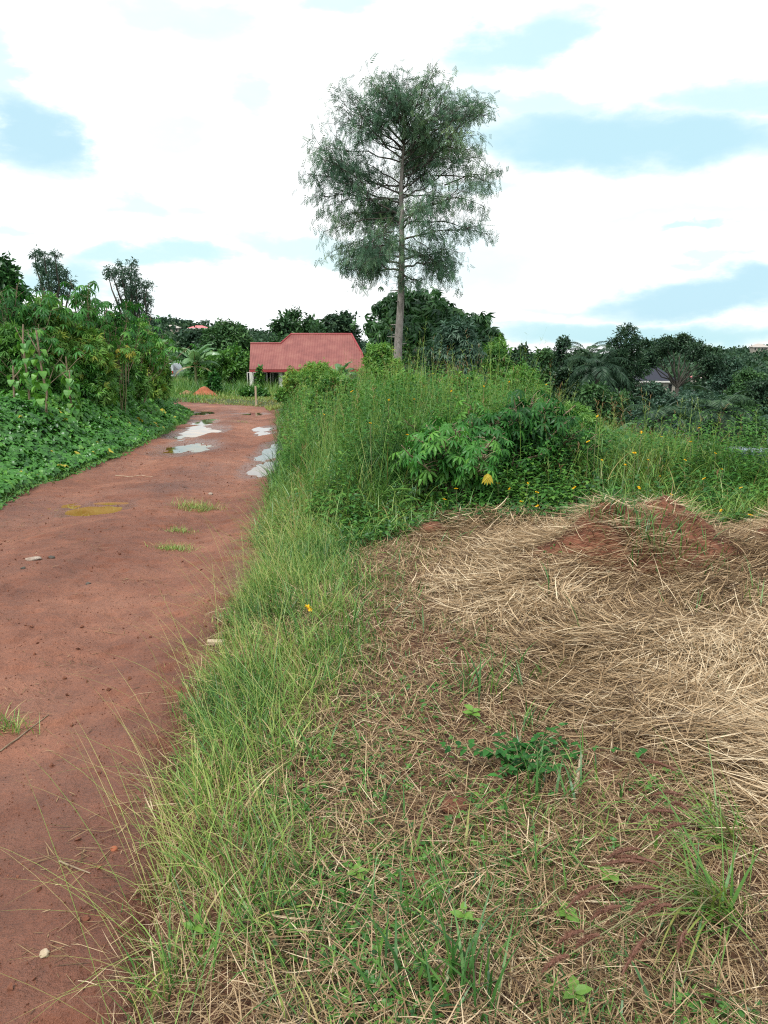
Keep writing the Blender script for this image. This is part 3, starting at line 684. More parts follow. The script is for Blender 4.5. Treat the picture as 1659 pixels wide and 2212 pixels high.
# --- tall grass and weeds beyond the clearing
def front_y(x): return 6.75 + 0.25 * np.sin(x * 2.1) + fbm(x * .9, x * 0 + 3, 110) * 1.0 + .5 * sst(0.8, 1.6, x) * sst(3.0, 2.2, x) + .55*sst(-.2,-1.4,x)
def tall_h(x, y):
    h = .22 + .62 * sst(0, 1.6, y - front_y(x)) + .25 * sst(1.5, 6, y - front_y(x))
    h = h * (.5 + .5 * sst(-.1, .8, x - xr(y)))
    h = h * (1 + .5 * fbm(x * .6, y * .6, 111)) * (1 + .35 * fbm(x * 2, y * 2, 112))
    h = h * (1 - .50 * sst(.17, .27, x / y) * sst(7.5, 10, y))
    h = h * (1 + .45 * sst(.05, .25, fbm(x * .45 + 7, y * .45, 119)))
    return h
def tall():
    mb = MB()
    for n, y0, y1, wmul, xm in ((56000, 6.3, 13, 1.0, .5), (40000, 12, 34, 1.7, .5)):
        x, y = scat(n, y0, y1, lambda y: xr(y) - .08, lambda y: np.minimum(y * .56 + .8, 16), .9)
        under = sst(.36, .24, np.abs(x / y - .165) * 2.2 + np.abs(y - 7.7) * .12)
        keep = (y > front_y(x) - .25) & (rng.random(n) < (.55 + .45 * sst(-.2, .2, fbm(x, y, 113))) * (1 - .75 * under)); x, y = x[keep], y[keep]; n = len(x)
        h = tall_h(x, y) * rng.uniform(.45, 1.15, n)
        patch = fbm(x * .7, y * .7, 114)
        tint = np.clip(.42 + patch * .9 + rng.normal(0, .15, n) + .12 * sst(.25, .4, x / y), .02, .93)
        lv = rng.random(n) < .5                      # half are leaves springing off part way up
        z = H(x, y) + np.where(lv, h * rng.uniform(.1, .7, n), -.02)
        L = np.where(lv, rng.uniform(.18, .42, n), h)
        lean = np.where(lv, rng.uniform(.2, 1.0, n), rng.uniform(0, .42, n)); bend = np.where(lv, rng.uniform(.5, 2.0, n), rng.uniform(.1, 1.2, n))
        blades(mb, np.stack([x, y, z], 1), rng.uniform(0, 6.28, n), L, lean, bend, rng.uniform(.005, .012, n) * wmul, 4, tint, tipt=.07)
    tag(mb.build('tall_grass', TALL), 'tall rank green grass between the road and the valley', kind='stuff')
    # seed stalks: thin culms with brownish or pale panicles
    mb = MB(); n = 1150
    x, y = scat(n, 7.5, 26, lambda y: xr(y) + .2, lambda y: y * .54 + .4, .8); keep = y > front_y(x) + .4; x, y = x[keep], y[keep]; n = len(x)
    L = tall_h(x, y) * rng.uniform(1.0, 1.32, n) + .08
    C = blades(mb, np.stack([x, y, H(x, y)], 1), rng.uniform(0, 6.28, n), L, rng.uniform(0, .12, n), rng.uniform(.05, .35, n), .004 * (1 + .04 * y), 4, .75, pw=8)
    k = 12; tip = np.repeat(C[:, -1], k, 0); pv = np.repeat(C[:, -2], k, 0); w = rng.random(n * k)[:, None] * .8
    b = tip + (pv - tip) * w; ti = np.repeat(np.where(rng.random(n) < .4, 1.0, .82), k)
    blades(mb, b, rng.uniform(0, 6.28, n * k), rng.uniform(.03, .09, n * k), rng.uniform(.2, 1.0, n * k), .4, .005, 2, ti)
    n = 2600; x, y = scat(n, 7.0, 18, lambda y: xr(y) + .2, lambda y: y * .55 + .5, .8); keep = (y > front_y(x) + .1) & (fbm(x * .9 + 3, y * .9, 121) > .03); x, y = x[keep], y[keep]; n = len(x)
    blades(mb, np.stack([x, y, H(x, y) + .1 * rng.random(n)], 1), rng.uniform(0, 6.28, n), tall_h(x, y) * rng.uniform(.6, 1.05, n), rng.uniform(0, .7, n), rng.uniform(.1, 1.2, n), .007, 4, rng.uniform(.86, 1.0, n), pw=4)
    tag(mb.build('grass_seed_stalks', TALL), 'thin seed stalks rising above the tall grass', kind='stuff')
    # leafy weeds: stems carrying broad leaves
    mb = MB(); lt = leaf_t([0, .3, .65, 1], [.15, 1, .75, .05], droop=.35, fold=.2, wmax=.24)
    for n, y0, y1, s in ((3600, 6.9, 13, .08), (3400, 12, 34, .13)):
        x, y = scat(n, y0, y1, lambda y: xr(y) + .1, lambda y: y * .56 + .6, .8); keep = (y > front_y(x) + .1) & (fbm(x * .8, y * .8, 117) > -.10); x, y = x[keep], y[keep]; n = len(x)
        h = tall_h(x, y) * rng.uniform(.7, 1.12, n); k = 15
        X = np.repeat(x, k); Y = np.repeat(y, k); f = np.tile(np.linspace(.25, 1, k), n)
        a = rng.uniform(0, 6.28, n * k); d = np.stack([np.cos(a), np.sin(a), rng.uniform(-.1, .6, n * k)], 1)
        P = np.stack([X + np.cos(a) * .03, Y + np.sin(a) * .03, H(X, Y) + np.repeat(h, k) * f], 1)
        ti = np.repeat(np.clip(.5 + fbm(x * .7, y * .7, 118) * .8 + rng.normal(0, .16, n), 0, 1), k)
        stamp(mb, *lt, P, basis(d, np.tile([0, 0, 1.0], (n * k, 1))), s * rng.uniform(.7, 1.4, n * k) * (1.3 - .6 * f), ti)
    tag(mb.build('broadleaf_weeds', WEED), 'broad leaved weeds growing through the tall grass', kind='stuff')
    # bottom tangle at the front edge and beneath the bushes
    mb = MB(); n = 16000
    x = rng.uniform(-1.6, 5.4, n); y = front_y(x) + np.abs(rng.normal(0, .7, n)) - .25
    a = rng.uniform(0, 6.28, n); d = np.stack([np.cos(a), np.sin(a), rng.normal(.2, .4, n)], 1)
    z = Hs(x, y) + rng.random(n) * (.12 + .3 * sst(0, 1, y - front_y(x)))
    keep = x > xr(y) + .2
    stamp(mb, *lt, np.stack([x, y, z], 1)[keep], basis(d, np.stack([rng.normal(0, .4, n), -.3 + rng.normal(0, .4, n), np.ones(n)], 1))[keep], rng.uniform(.03, .07, n)[keep], np.clip(rng.normal(.30, .2, n), 0, 1)[keep])  # low tint paints the shade beneath the cassava into the leaf colour
    tag(mb.build('undergrowth', WEED), 'tangled small leaved undergrowth at the edge of the clearing', kind='stuff')
tall()

# ================================================================== TREES
def sph(n, squash=1.0):
    v = rng.normal(0, 1, (n, 3)); return nrm(v)
def crown_leaves(mb, lobes, nl, size, tpl, outw=.6, droop=.35, spread=.35, puffs=14, tint0=.45, puffr=.30, shell=.62):
    """leaves gathered in puffs over and inside each lobe; lobes = (centre, radii)"""
    vol = np.array([np.prod(l[1]) ** (2 / 3) for l in lobes]); share = vol / vol.sum()
    for (c, r), s in zip(lobes, share):
        c = np.array(c); r = np.array(r); n = max(8, int(nl * s))
        pd = sph(puffs); pd[:, 2] = np.where(pd[:, 2] < -.45, -pd[:, 2], pd[:, 2])
        pr = shell + (1 - shell) * rng.random(puffs)[:, None]
        pc = c + pd * r * pr
        pt = rng.normal(0, .13, puffs)
        k = rng.integers(0, puffs, n)
        off = rng.normal(0, 1, (n, 3)) * puffr * r.mean() * .6
        P = pc[k] + off
        o = nrm((P - c) / r)
        rnd = rng.normal(0, 1, (n, 3))
        d = nrm(o * outw + rnd * .6 + np.array([0, 0, -droop]))
        nn = nrm(o + rng.normal(0, .5, (n, 3)) + np.array([0, 0, .6]))
        stamp(mb, *tpl, P, basis(d, nn), size * rng.uniform(.6, 1.35, n), np.clip(tint0 + pt[k] + rng.normal(0, .16, n), 0, 1))
def wob(p0, p1, k=6, amp=.05, sag=0.0):
    p0 = np.array(p0, float); p1 = np.array(p1, float); t = np.linspace(0, 1, k)[:, None]
    L = np.linalg.norm(p1 - p0)
    q = p0 + (p1 - p0) * t + rng.normal(0, amp * L, (k, 3)) * np.sin(t * math.pi) * .6
    q[:, 2] += (sag * L * np.sin(t[:, 0] * math.pi)); return q
DIA = diamond(.5); DIAN = diamond(.28)
def rosette(n=5, w=.3, droop=.4, spread=1.0):
    lt = leaf_t([0, .5, 1], [.3, 1, .05], droop=droop, fold=.12, wmax=w)
    parts = []
    for i in range(n):
        a = (i - (n - 1) / 2) * 2 * spread / n + random.uniform(-.1, .1)
        parts.append((lt[0] @ rotx(random.uniform(-.5, .4)).T @ rotz(a).T, lt[1]))
    return merge(parts)
ROS = rosette(5, .13, .5, 1.5)
FERNY = rosette(7, .09, .3, 1.2)
def tree(name, label, x, y, ztop, width, depth=None, nl=6000, size=.25, tpl=DIA, mat_=DARKT, lobes=9, base=.35, trunk=.18, bark=DBARK, group=None, cat='tree',
         puffs=14, puffr=.30, shape=1.0, tint0=.45, seed=None, droop=.35, zb=None):
    z0 = float(H(x, y)) - .1 if zb is None else zb
    hgt = ztop - z0; depth = depth or width
    root = empty(name, (x, y, z0), 0, label, cat, group)
    cb = hgt * base; ch = hgt - cb
    L = []
    for i in range(lobes):
        a = i * 2.4 + random.uniform(-.3, .3); f = (i + .5) / lobes
        zz = cb + ch * (.22 + .6 * f)
        rr = .62 * math.sqrt(max(.05, 1 - abs((f - .35) * 1.25) ** 2)) * random.uniform(.5, 1)
        rad = (.5 - .15 * f) * random.uniform(.75, 1.1) * shape
        c = (math.cos(a) * rr * width / 2, math.sin(a) * rr * depth / 2, zz)
        rx, rz_ = rad * width * .52, min(rad * ch * .62, rad * width * .6)
        rx = min(rx, width / 2 - abs(c[0]) * .55); rz_ = min(rz_, hgt - zz)
        L.append((c, (rx, rad * depth * .5, max(rz_, .12 * ch))))
    L.append(((0, 0, hgt - ch * .2), (width * .22, depth * .22, ch * .2)))
    mb = MB(); top = np.array([random.uniform(-.1, .1) * width, 0, cb + ch * .45])
    tp = wob((0, 0, 0), top, 7, .02); tube(mb, tp, np.linspace(trunk, trunk * .5, 7), 8)
    for c, r in L:
        s = tp[random.randint(2, 5)]; q = wob(s, np.array(c) + [0, 0, r[2] * .3], 5, .06); tube(mb, q, np.linspace(trunk * .45, trunk * .1, 5), 5)
    mb.build('trunk', bark, root, True)
    mb = MB(); crown_leaves(mb, L, nl, size, tpl, puffs=puffs, puffr=puffr, tint0=tint0, droop=droop)
    mb.build('crown', mat_, root)
    return root

# --- the tall feathery tree
def tall_tree():
    Y = 40.0; b = at(858, 800, Y); x0 = b[0]; z0 = float(H(x0, Y)) - .1
    root = empty('tall_tree', (x0, Y, z0), 0, 'tall lone tree with feathery blue green drooping foliage on a straight bare grey trunk', 'tree')
    S = Y / FPX / .985
    def W(u, v, dy=0.0):
        p = at(u, v, Y + dy); return p - np.array([x0, Y, z0])
    tu = [(858, 830), (860, 745), (866, 650), (868, 560), (868, 470), (866, 400), (872, 320), (874, 240), (880, 175)]
    tp = np.array([[0, 0, 0]] + [W(*q) for q in tu]); tp[0, 0] = tp[1, 0]
    rad = [.25, .23, .205, .17, .145, .12, .095, .065, .04, .015]
    mb = MB(); tube(mb, tp, rad, 12)
    # short dead stubs on the lower trunk
    for i in range(26):
        v = random.uniform(560, 745); c = W(858 + (745 - v) * .055, v); a = random.uniform(0, 6.28); L = random.uniform(.2, .55)
        e = c + np.array([math.cos(a) * L, math.sin(a) * L, random.uniform(-.05, .2) * L]); tube(mb, wob(c, e, 3, .05), [.04, .03, .01], 5)
    mb.build('trunk', BARK, root, True)
    # half width of the crown on each side, by image height
    EV = [158, 190, 225, 300, 345, 375, 420, 450, 500, 540, 580, 615, 640]
    EL = [30, 85, 150, 190, 200, 205, 190, 185, 185, 160, 120, 95, 40]
    ER = [70, 120, 160, 182, 185, 195, 190, 185, 190, 170, 125, 60, 10]
    lm = MB(); fo = MB()
    spray = []
    def foliage(p, d, n, s):
        for _ in range(n): spray.append((p + rng.normal(0, .16, 3) * s, d + rng.normal(0, .35, 3), s))
    def twigs(q, e_dir, f, dens):
        k = len(q)
        for j in range(dens):
            t = .30 + .70 * random.random() ** .8; g = q[min(k - 1, int(t * (k - 1) + random.random()))]
            dr = nrm(e_dir) * .5 + rng.normal(0, .75, 3); dr[2] = dr[2] * .5 + (.25 if f > .5 else -.1)
            sl = random.uniform(.3, 1.05); g2 = g + nrm(dr) * sl
            w = wob(g, g2, 4, .05); tube(lm, w, [.013, .010, .008, .005], 3)
            if random.random() < .66:
                for kk in range(1, 4): foliage(w[kk], np.array([dr[0] * .3, dr[1] * .3, -.8 if f < .6 else -.35]), 2, random.uniform(.7, 1.25))
    nl = 38
    for i in range(nl):
        f = ((i + random.uniform(0, 1)) / nl) ** 1.15; v_at = 590 - f * 330
        side = -1 if random.random() < .5 + (.3 if i % 2 else -.3) else 1; a = random.uniform(-1.35, 1.35)
        if f < .22: rise = random.uniform(-35, 25)
        elif f < .42: rise = random.uniform(0, 70)
        else: rise = random.uniform(45, 120) + 60 * f
        v_end = max(random.uniform(190, 240), v_at - rise)
        ext = np.interp(v_end, EV, EL if side < 0 else ER) * random.uniform(.72, 1.0)
        c = W(np.interp(v_at, [q[1] for q in tu[::-1]], [q[0] for q in tu[::-1]]), v_at)
        e = W(872, v_end) + np.array([side * math.cos(a) * ext * S * .93, math.sin(a) * ext * S, 0])
        k = 11; t = np.linspace(0, 1, k)[:, None]
        mid = c + (e - c) * [.42, .42, .15 if f > .45 else .75] + rng.normal(0, .22, 3)
        q = (1 - t) ** 2 * c + 2 * t * (1 - t) * mid + t ** 2 * e + rng.normal(0, .05, (k, 3)) * np.sin(t * math.pi)
        tube(lm, q, np.linspace(.062 - .025 * f, .010, k), 5)
        L_ = np.linalg.norm(e - c); twigs(q, e - c, f, int(4 + L_ * 2.4))
        for m_ in range(3 + int(L_ * .9)):          # forks
            j0 = random.randint(2, k - 3); L2 = L_ * random.uniform(.22, .48)
            d2 = nrm(nrm(q[j0 + 2] - q[j0]) + rng.normal(0, .55, 3) + [0, 0, .12 if f > .3 else -.1]); w = wob(q[j0], q[j0] + d2 * L2, 7, .05)
            tube(lm, w, np.linspace(.026, .007, 7), 4); twigs(w, d2, f, int(3 + L2 * 4.2)); foliage(w[-1], d2, 4, 1.0)
        foliage(q[-1], nrm(e - c) + [0, 0, .1], 6, 1.0)
    # top leaders
    for (u, v) in [(925, 160), (905, 168), (850, 165), (862, 185), (940, 190), (745, 190), (760, 205), (775, 215), (790, 210), (960, 200), (985, 215), (830, 190), (880, 175), (1015, 215), (725, 215)]:
        c = W(872, v + random.uniform(80, 120)); e = W(u, v, random.uniform(-1, 1)); q = wob(c, e, 8, .03, .03); tube(lm, q, np.linspace(.04, .008, 8), 4)
        for kk in range(3, 8): foliage(q[kk], np.array([.2 * np.sign(u - 872), 0, .1]), 6, 1.0)
        for j in range(7):
            g = q[random.randint(3, 7)]; g2 = g + rng.normal(0, .35, 3); tube(lm, wob(g, g2, 3), [.012, .01, .006], 3); foliage(g2, rng.normal(0, .4, 3), 5, 1)
    # the two outer tufts and the long low strands
    for (c0, e0) in [((800, 420), (665, 375)), ((790, 400), (700, 345)), ((960, 400), (1080, 372)), ((940, 380), (1062, 395)), ((850, 470), (700, 500)), ((880, 480), (1050, 505)), ((850, 500), (715, 545)), ((890, 540), (980, 590)), ((850, 470), (770, 600)), ((855, 520), (800, 590)), ((860, 430), (700, 445)), ((870, 420), (1045, 445)), ((862, 460), (735, 470)), ((865, 350), (705, 320)), ((880, 350), (1030, 320)), ((860, 540), (740, 560)), ((868, 470), (800, 440)), ((868, 470), (960, 450)), ((868, 400), (780, 350))]:
        c = W(*c0); e = W(*e0, random.uniform(-.8, .8)); q = wob(c, e, 8, .03, .05); tube(lm, q, np.linspace(.04, .01, 8), 4)
        for kk in range(4, 8):
            foliage(q[kk], np.array([0, 0, -.6]), 9, 1.0)
            for j in range(3):
                g2 = q[kk] + rng.normal(0, .3, 3) + [0, 0, -.15]; tube(lm, wob(q[kk], g2, 3), [.012, .01, .006], 3); foliage(g2, np.array([0, 0, -.6]), 6, 1)
    lm.build('limb', DBARK, root, True)
    P = np.array([s[0] for s in spray]); D = np.array([s[1] for s in spray]); D[:, 2] -= .25; Sz = np.array([s[2] for s in spray])
    # a spray: narrow hanging leaflets along a short twig
    lv, lf = diamond(.22); parts = []
    for i in range(9):
        t = i / 8; a = (1 if i % 2 else -1) * (.9 - .5 * t)
        parts.append((lv * .5 @ rotx(-.3).T @ rotz(a).T + np.array([0, t * .95, -.15 * t * t]), lf))
    sp = merge(parts)
    hue = fbm(P[:, 0] * .8, P[:, 2] * .8, 130) + rng.normal(0, .14, len(P))
    stamp(fo, *sp, P, basis(D, rng.normal(0, 1, P.shape) + [0, 0, .4]), .27 * Sz * rng.uniform(.7, 1.3, len(P)), np.clip(.5 + hue * .8, 0, 1))
    fo.build('crown', TREE_BLUE, root)
    print('TALLTREE sprays', len(P))
tall_tree()

# --- trees behind and beside the house
def T(name, label, u, vtop, wpx, Y, **k):
    p = at(u, vtop, Y); return tree(name, label, p[0], Y, p[2], wpx * Y / FPX, **k)
MR = rosette(6, .14, .9, 2.2)
T('mango_tree', 'broad dark mango tree with drooping leaves behind the tall bare trunk', 905, 640, 270, 47, nl=6500, size=.46, tpl=MR, mat_=MANGO, lobes=13, base=.12, trunk=.25, puffs=22, puffr=.34, droop=.9, shape=1.1)
T('mango_tree', 'lower dark mango tree forming the right shoulder of the big mango', 1025, 690, 160, 46, nl=3600, size=.44, tpl=MR, mat_=MANGO, lobes=9, base=.1, trunk=.2, puffs=18, puffr=.34, droop=.9)
T('broad_tree', 'round leafy tree just behind the left half of the red roof', 640, 676, 145, 76, nl=8000, size=.42, mat_=MIDT, lobes=10, base=.2, tint0=.3)
T('broad_tree', 'dark spreading tree behind the ridge of the red roof', 730, 678, 130, 80, nl=7000, size=.42, mat_=DARKT, lobes=9, base=.2)
T('broad_tree', 'large dark round crowned tree left of the red roof', 490, 700, 140, 82, nl=9000, size=.45, mat_=MIDT, lobes=11, base=.15)
T('broad_tree', 'small dark tree beyond the bananas and below the hilltop roofs', 430, 715, 90, 95, nl=5000, size=.45, mat_=DARKT, lobes=8, base=.15)
T('bushy_tree', 'light green leafy bush in front of the dark round tree left of the house', 500, 752, 120, 66, nl=5500, size=.34, mat_=PEA, lobes=8, base=.05, tint0=.35)
T('bushy_tree', 'bright leafy bush between the banana plants and the red roof', 440, 757, 80, 70, nl=4500, size=.34, mat_=WEED, lobes=7, base=.05)
# eucalyptus on the left: sparse rounded puffs on thin limbs
def euca(label, u, vt, Y, puffs_px, stems):
    p = at(u, vt, Y); z0 = float(H(p[0], Y)) - .1
    root = empty('eucalyptus_tree', (p[0], Y, z0), 0, label, 'tree')
    o = np.array([p[0], Y, z0]); mb = MB(); fo = MB()
    base = np.array([0, 0, 0.0]); L = []
    for (a, b, r) in puffs_px:
        c = at(a, b, Y + random.uniform(-1.2, 1.2)) - o; rr = r * Y / FPX * .9; L.append((c, (rr * 1.05, rr, rr * .85)))
        mid = np.array([c[0] * .3, 0, c[2] * .6]); q = np.concatenate([wob(base, mid, 4, .01), wob(mid, c, 5, .04)[1:]])
        tube(mb, q, np.linspace(.11, .02, len(q)), 5)
    mb.build('trunk', DBARK, root, True)
    crown_leaves(fo, L, 260 * len(L), .14, DIAN, puffs=8, puffr=.50, shell=.55, droop=.6)
    fo.build('crown', BLUET, root)
euca('slim eucalyptus tree rising behind the tall cassava at the far left', 100, 545, 34,
     [(75, 550, 12), (95, 552, 9), (120, 550, 9), (85, 570, 14), (112, 572, 17), (108, 595, 18), (130, 592, 15), (140, 610, 17), (100, 610, 14), (90, 590, 12), (155, 620, 10), (120, 625, 14), (88, 625, 10), (135, 640, 14)], 3)
euca('taller eucalyptus tree with a ragged crown at the right end of the cassava', 280, 565, 36,
     [(285, 568, 10), (262, 572, 8), (240, 588, 13), (262, 595, 16), (280, 590, 17), (292, 600, 10), (235, 600, 8), (272, 615, 17), (295, 625, 18), (318, 618, 12), (300, 645, 20), (322, 655, 12), (280, 640, 17), (288, 665, 18), (310, 680, 14), (265, 660, 16), (322, 690, 8), (300, 700, 14), (275, 695, 15), (312, 640, 12)], 3)
T('broad_tree', 'dark spreading tree cut off by the left edge of the view', 0, 565, 120, 21, nl=5200, size=.20, mat_=MANGO, lobes=11, base=.3, trunk=.12)

# --- the valley on the right
T('tall_bushy_tree', 'tallest tree on the right with a flat feathery top above the palm', 1352, 705, 100, 85, nl=8500, size=.42, tpl=DIAN, mat_=DARKT, lobes=11, base=.15, puffs=18)
def umbrella_tree(label, u, vt, vb, wpx, Y, forkv):
    p = at(u, vt, Y); z0 = min(at(u, vb, Y)[2], 99); x = p[0]; zg = float(H(x, Y)) - .1
    root = empty('spreading_tree', (x, Y, zg), 0, label, 'tree'); o = np.array([x, Y, zg])
    fork = at(u - 2, forkv, Y) - o; mb = MB(); tube(mb, wob((0, 0, 0), fork, 5, .02), np.linspace(.42, .30, 5), 8); L = []
    for i in range(17):
        t = (i + .5) / 17 * 2 - 1
        c = at(u + t * wpx * .46, vt + 22 + 42 * abs(t) ** 1.6 + random.uniform(-6, 22), Y + random.uniform(-4, 4)) - o
        r = wpx * .095 * Y / FPX; L.append((c, (r * 1.25, r * 1.2, r * .62)))
        q = wob(fork, c, 6, .06, .04); tube(mb, q, np.linspace(.12, .03, 6), 5)
    mb.build('trunk', DBARK, root, True); fo = MB()
    crown_leaves(fo, L, 17000, .36, DIA, puffs=12, puffr=.36, shell=.4); fo.build('crown', DARKT, root)
umbrella_tree('wide spreading tree with a forked trunk in front of the dark roofed house', 1465, 718, 870, 190, 112, 838)
for i, (lb, u, vt, w, Y, mt, nl, s) in enumerate([
    ('thin small tree poking above the skyline left of the palm', 1218, 722, 50, 95, DARKT, 2600, .38),
    ('rounded dark tree behind the thin skyline tree', 1180, 752, 110, 100, MIDT, 4500, .5),
    ('low dark tree just right of the mango trees', 1125, 748, 90, 80, DARKT, 4200, .42),
    ('dark tree filling the gap between the palm and the tall feathery tree', 1250, 765, 110, 90, DARKT, 5500, .42),
    ('dark tree behind the dark roofed house', 1400, 728, 80, 150, DARKT, 4200, .6),
    ('small blue green tree right of the wide spreading tree', 1575, 768, 90, 140, BLUET, 4200, .55),
    ('bushy tree below the pale hillside house', 1625, 800, 110, 120, MIDT, 5000, .5),
    ('dark round tree at the right edge of the valley', 1650, 820, 110, 90, DARKT, 5500, .4),
    ('dark tree over the small red roof', 1545, 755, 70, 160, DARKT, 4000, .6),
    ('low rounded tree at the foot of the wide spreading tree', 1520, 852, 90, 90, BLUET, 4200, .35),
    ('dark bushy tree hiding the foot of the large palm', 1290, 832, 150, 50, MIDT, 6500, .27),
    ('pale green bushy tree below the dark roofed house', 1412, 828, 120, 84, BLUET, 4600, .34),
    ('bluish bushy tree between the palm and the dark roofed house', 1345, 862, 90, 60, BLUET, 4000, .27),
    ('dark low tree below the right edge tree', 1600, 865, 130, 75, MIDT, 5200, .32),
    ('grey green low tree in the middle of the valley', 1470, 885, 130, 62, BLUET, 5200, .28),
    ('dark low tree in the near valley at the right edge', 1640, 905, 120, 48, MIDT, 5600, .24),
    ('dense low tree behind the banana leaves', 1545, 905, 120, 46, BLUET, 5400, .23),
    ('dusky low tree in the near valley left of the banana leaves', 1400, 905, 120, 40, MIDT, 5200, .20)]):
    T('valley_tree', lb, u, vt, w, Y, nl=nl, size=s, mat_=mt, lobes=8, base=.06 if vt > 840 else .15)

# --- oil palms
def palm(label, u, vc, Y, reach, n=26, tint0=.35):
    c = at(u, vc, Y); zg = float(H(c[0], Y)) - .1; root = empty('oil_palm', (c[0], Y, zg), 0, label, 'palm'); hh = c[2] - zg
    mb = MB(); tube(mb, [(0, 0, 0), (0.05, 0, hh * .5), (0, 0, hh)], [.2, .17, .2], 9); mb.build('trunk', DBARK, root, True)
    fo = MB()
    for i in range(n):
        a = i * 2.399; up = 1.25 - 1.35 * (i / n) + random.uniform(-.1, .1); L = reach * random.uniform(.85, 1.1)
        k = 12; t = np.linspace(0, 1, k); el_ = up - 1.55 * t ** 1.3
        ds = L / k; px = np.cumsum(np.cos(el_) * ds); pz = np.cumsum(np.sin(el_) * ds)
        q = np.stack([math.cos(a) * px, math.sin(a) * px, hh + pz], 1); tube(fo, q, np.linspace(.05, .012, k), 4, .3)
        m = 46; tt = np.linspace(.15, 1, m); bp = np.stack([np.interp(tt, t, q[:, j]) for j in range(3)], 1); tan = nrm(np.gradient(bp, axis=0))
        sd = np.cross(tan, [0, 0, 1.0])
        for s in (-1, 1):
            d = tan * .55 + sd * s + np.array([0, 0, -.45]) + rng.normal(0, .12, (m, 3))
            stamp(fo, *diamond(.075), bp, basis(d, tan + rng.normal(0, .3, (m, 3)) + [0, 0, 1]), L * .27 * np.sin(tt * 2.6 + .35).clip(.25), np.clip(tint0 + rng.normal(0, .16, m), 0, 1))
    fo.build('frond', DARKT, root)
palm('oil palm with long arching dark fronds at the edge of the valley', 1292, 800, 62, 3.3, 24)
palm('young oil palm with upright pale fronds behind the large palm', 1268, 768, 82, 3.0, 18, .8)
palm('short oil palm half hidden in the valley right of centre', 1560, 890, 44, 2.6, 18, .7)
palm('small oil palm low down behind the grass plumes', 1425, 905, 34, 1.9, 16, .6)

# --- shrubs between
def shrub(name, label, u, vt, wpx, Y, mat_=PEA, nl=3000, size=.10, tpl=FERNY, cat='shrub', tint0=.5, zb=None, lob=8):
    return T(name, label, u, vt, wpx, Y, nl=nl, size=size, tpl=tpl, mat_=mat_, lobes=lob, base=.05, trunk=.03, bark=STEM, cat=cat, puffs=16, puffr=.4, tint0=tint0, droop=.2)
shrub('feathery_shrub', 'light green feathery shrub at the foot of the tall tree', 822, 748, 95, 30, nl=2600, size=.22, tint0=.65)
shrub('feathery_shrub', 'tall feathery shrub in front of the mango trees', 985, 695, 150, 33, mat_=BLUET, nl=3200, size=.27, tint0=.55)
shrub('feathery_shrub', 'low feathery shrub right of the one before the mangoes', 1075, 740, 100, 36, mat_=PEA, nl=2400, size=.25, tint0=.3)
shrub('round_bush', 'rounded yellow green bush hiding the right end of the house wall', 684, 788, 125, 33, nl=5200, size=.15, tint0=.75)
shrub('dark_shrub', 'small dark rounded shrub on the grass right of the soil heap', 462, 806, 34, 55, mat_=CASS, nl=900, size=.26, tpl=DIA, tint0=.2)
shrub('dark_shrub', 'dark leafy shrub at the house corner behind the wooden post', 552, 842, 70, 52, mat_=WEED, nl=2600, size=.26, tpl=DIA, tint0=.4)
shrub('dark_shrub', 'brownish leafy shrub between the house wall and the rounded bush', 622, 838, 60, 40, mat_=PEA, nl=1800, size=.20, tpl=DIA, tint0=.5)
shrub('climbing_shrub', 'slender shrub standing against the house front', 561, 790, 16, 57, mat_=WEED, nl=420, size=.26, tpl=DIA, lob=6)
for i, (lb, u, vt, w, Y, s) in enumerate([('weedy bush on the skyline right of the feathery shrubs', 1130, 800, 120, 18, .15), ('weedy bush behind the cassava bushes', 1010, 815, 150, 15, .12), ('weedy bush left of the cassava bushes on the bank', 880, 812, 140, 15, .12),
                                 ('weedy bush above the bright roadside puddle', 730, 815, 130, 18, .14), ('yellow green bush right of the cassava bushes', 1245, 880, 120, 12.5, .10), ('leafy bush behind the yellow flowers on the right', 1420, 950, 140, 13.5, .10)]):
    shrub('weedy_bush', lb, u, vt, w, Y, mat_=[PEA, WEED, PEA, WEED, PEA, WEED][i], nl=2600, size=s, tint0=.55)

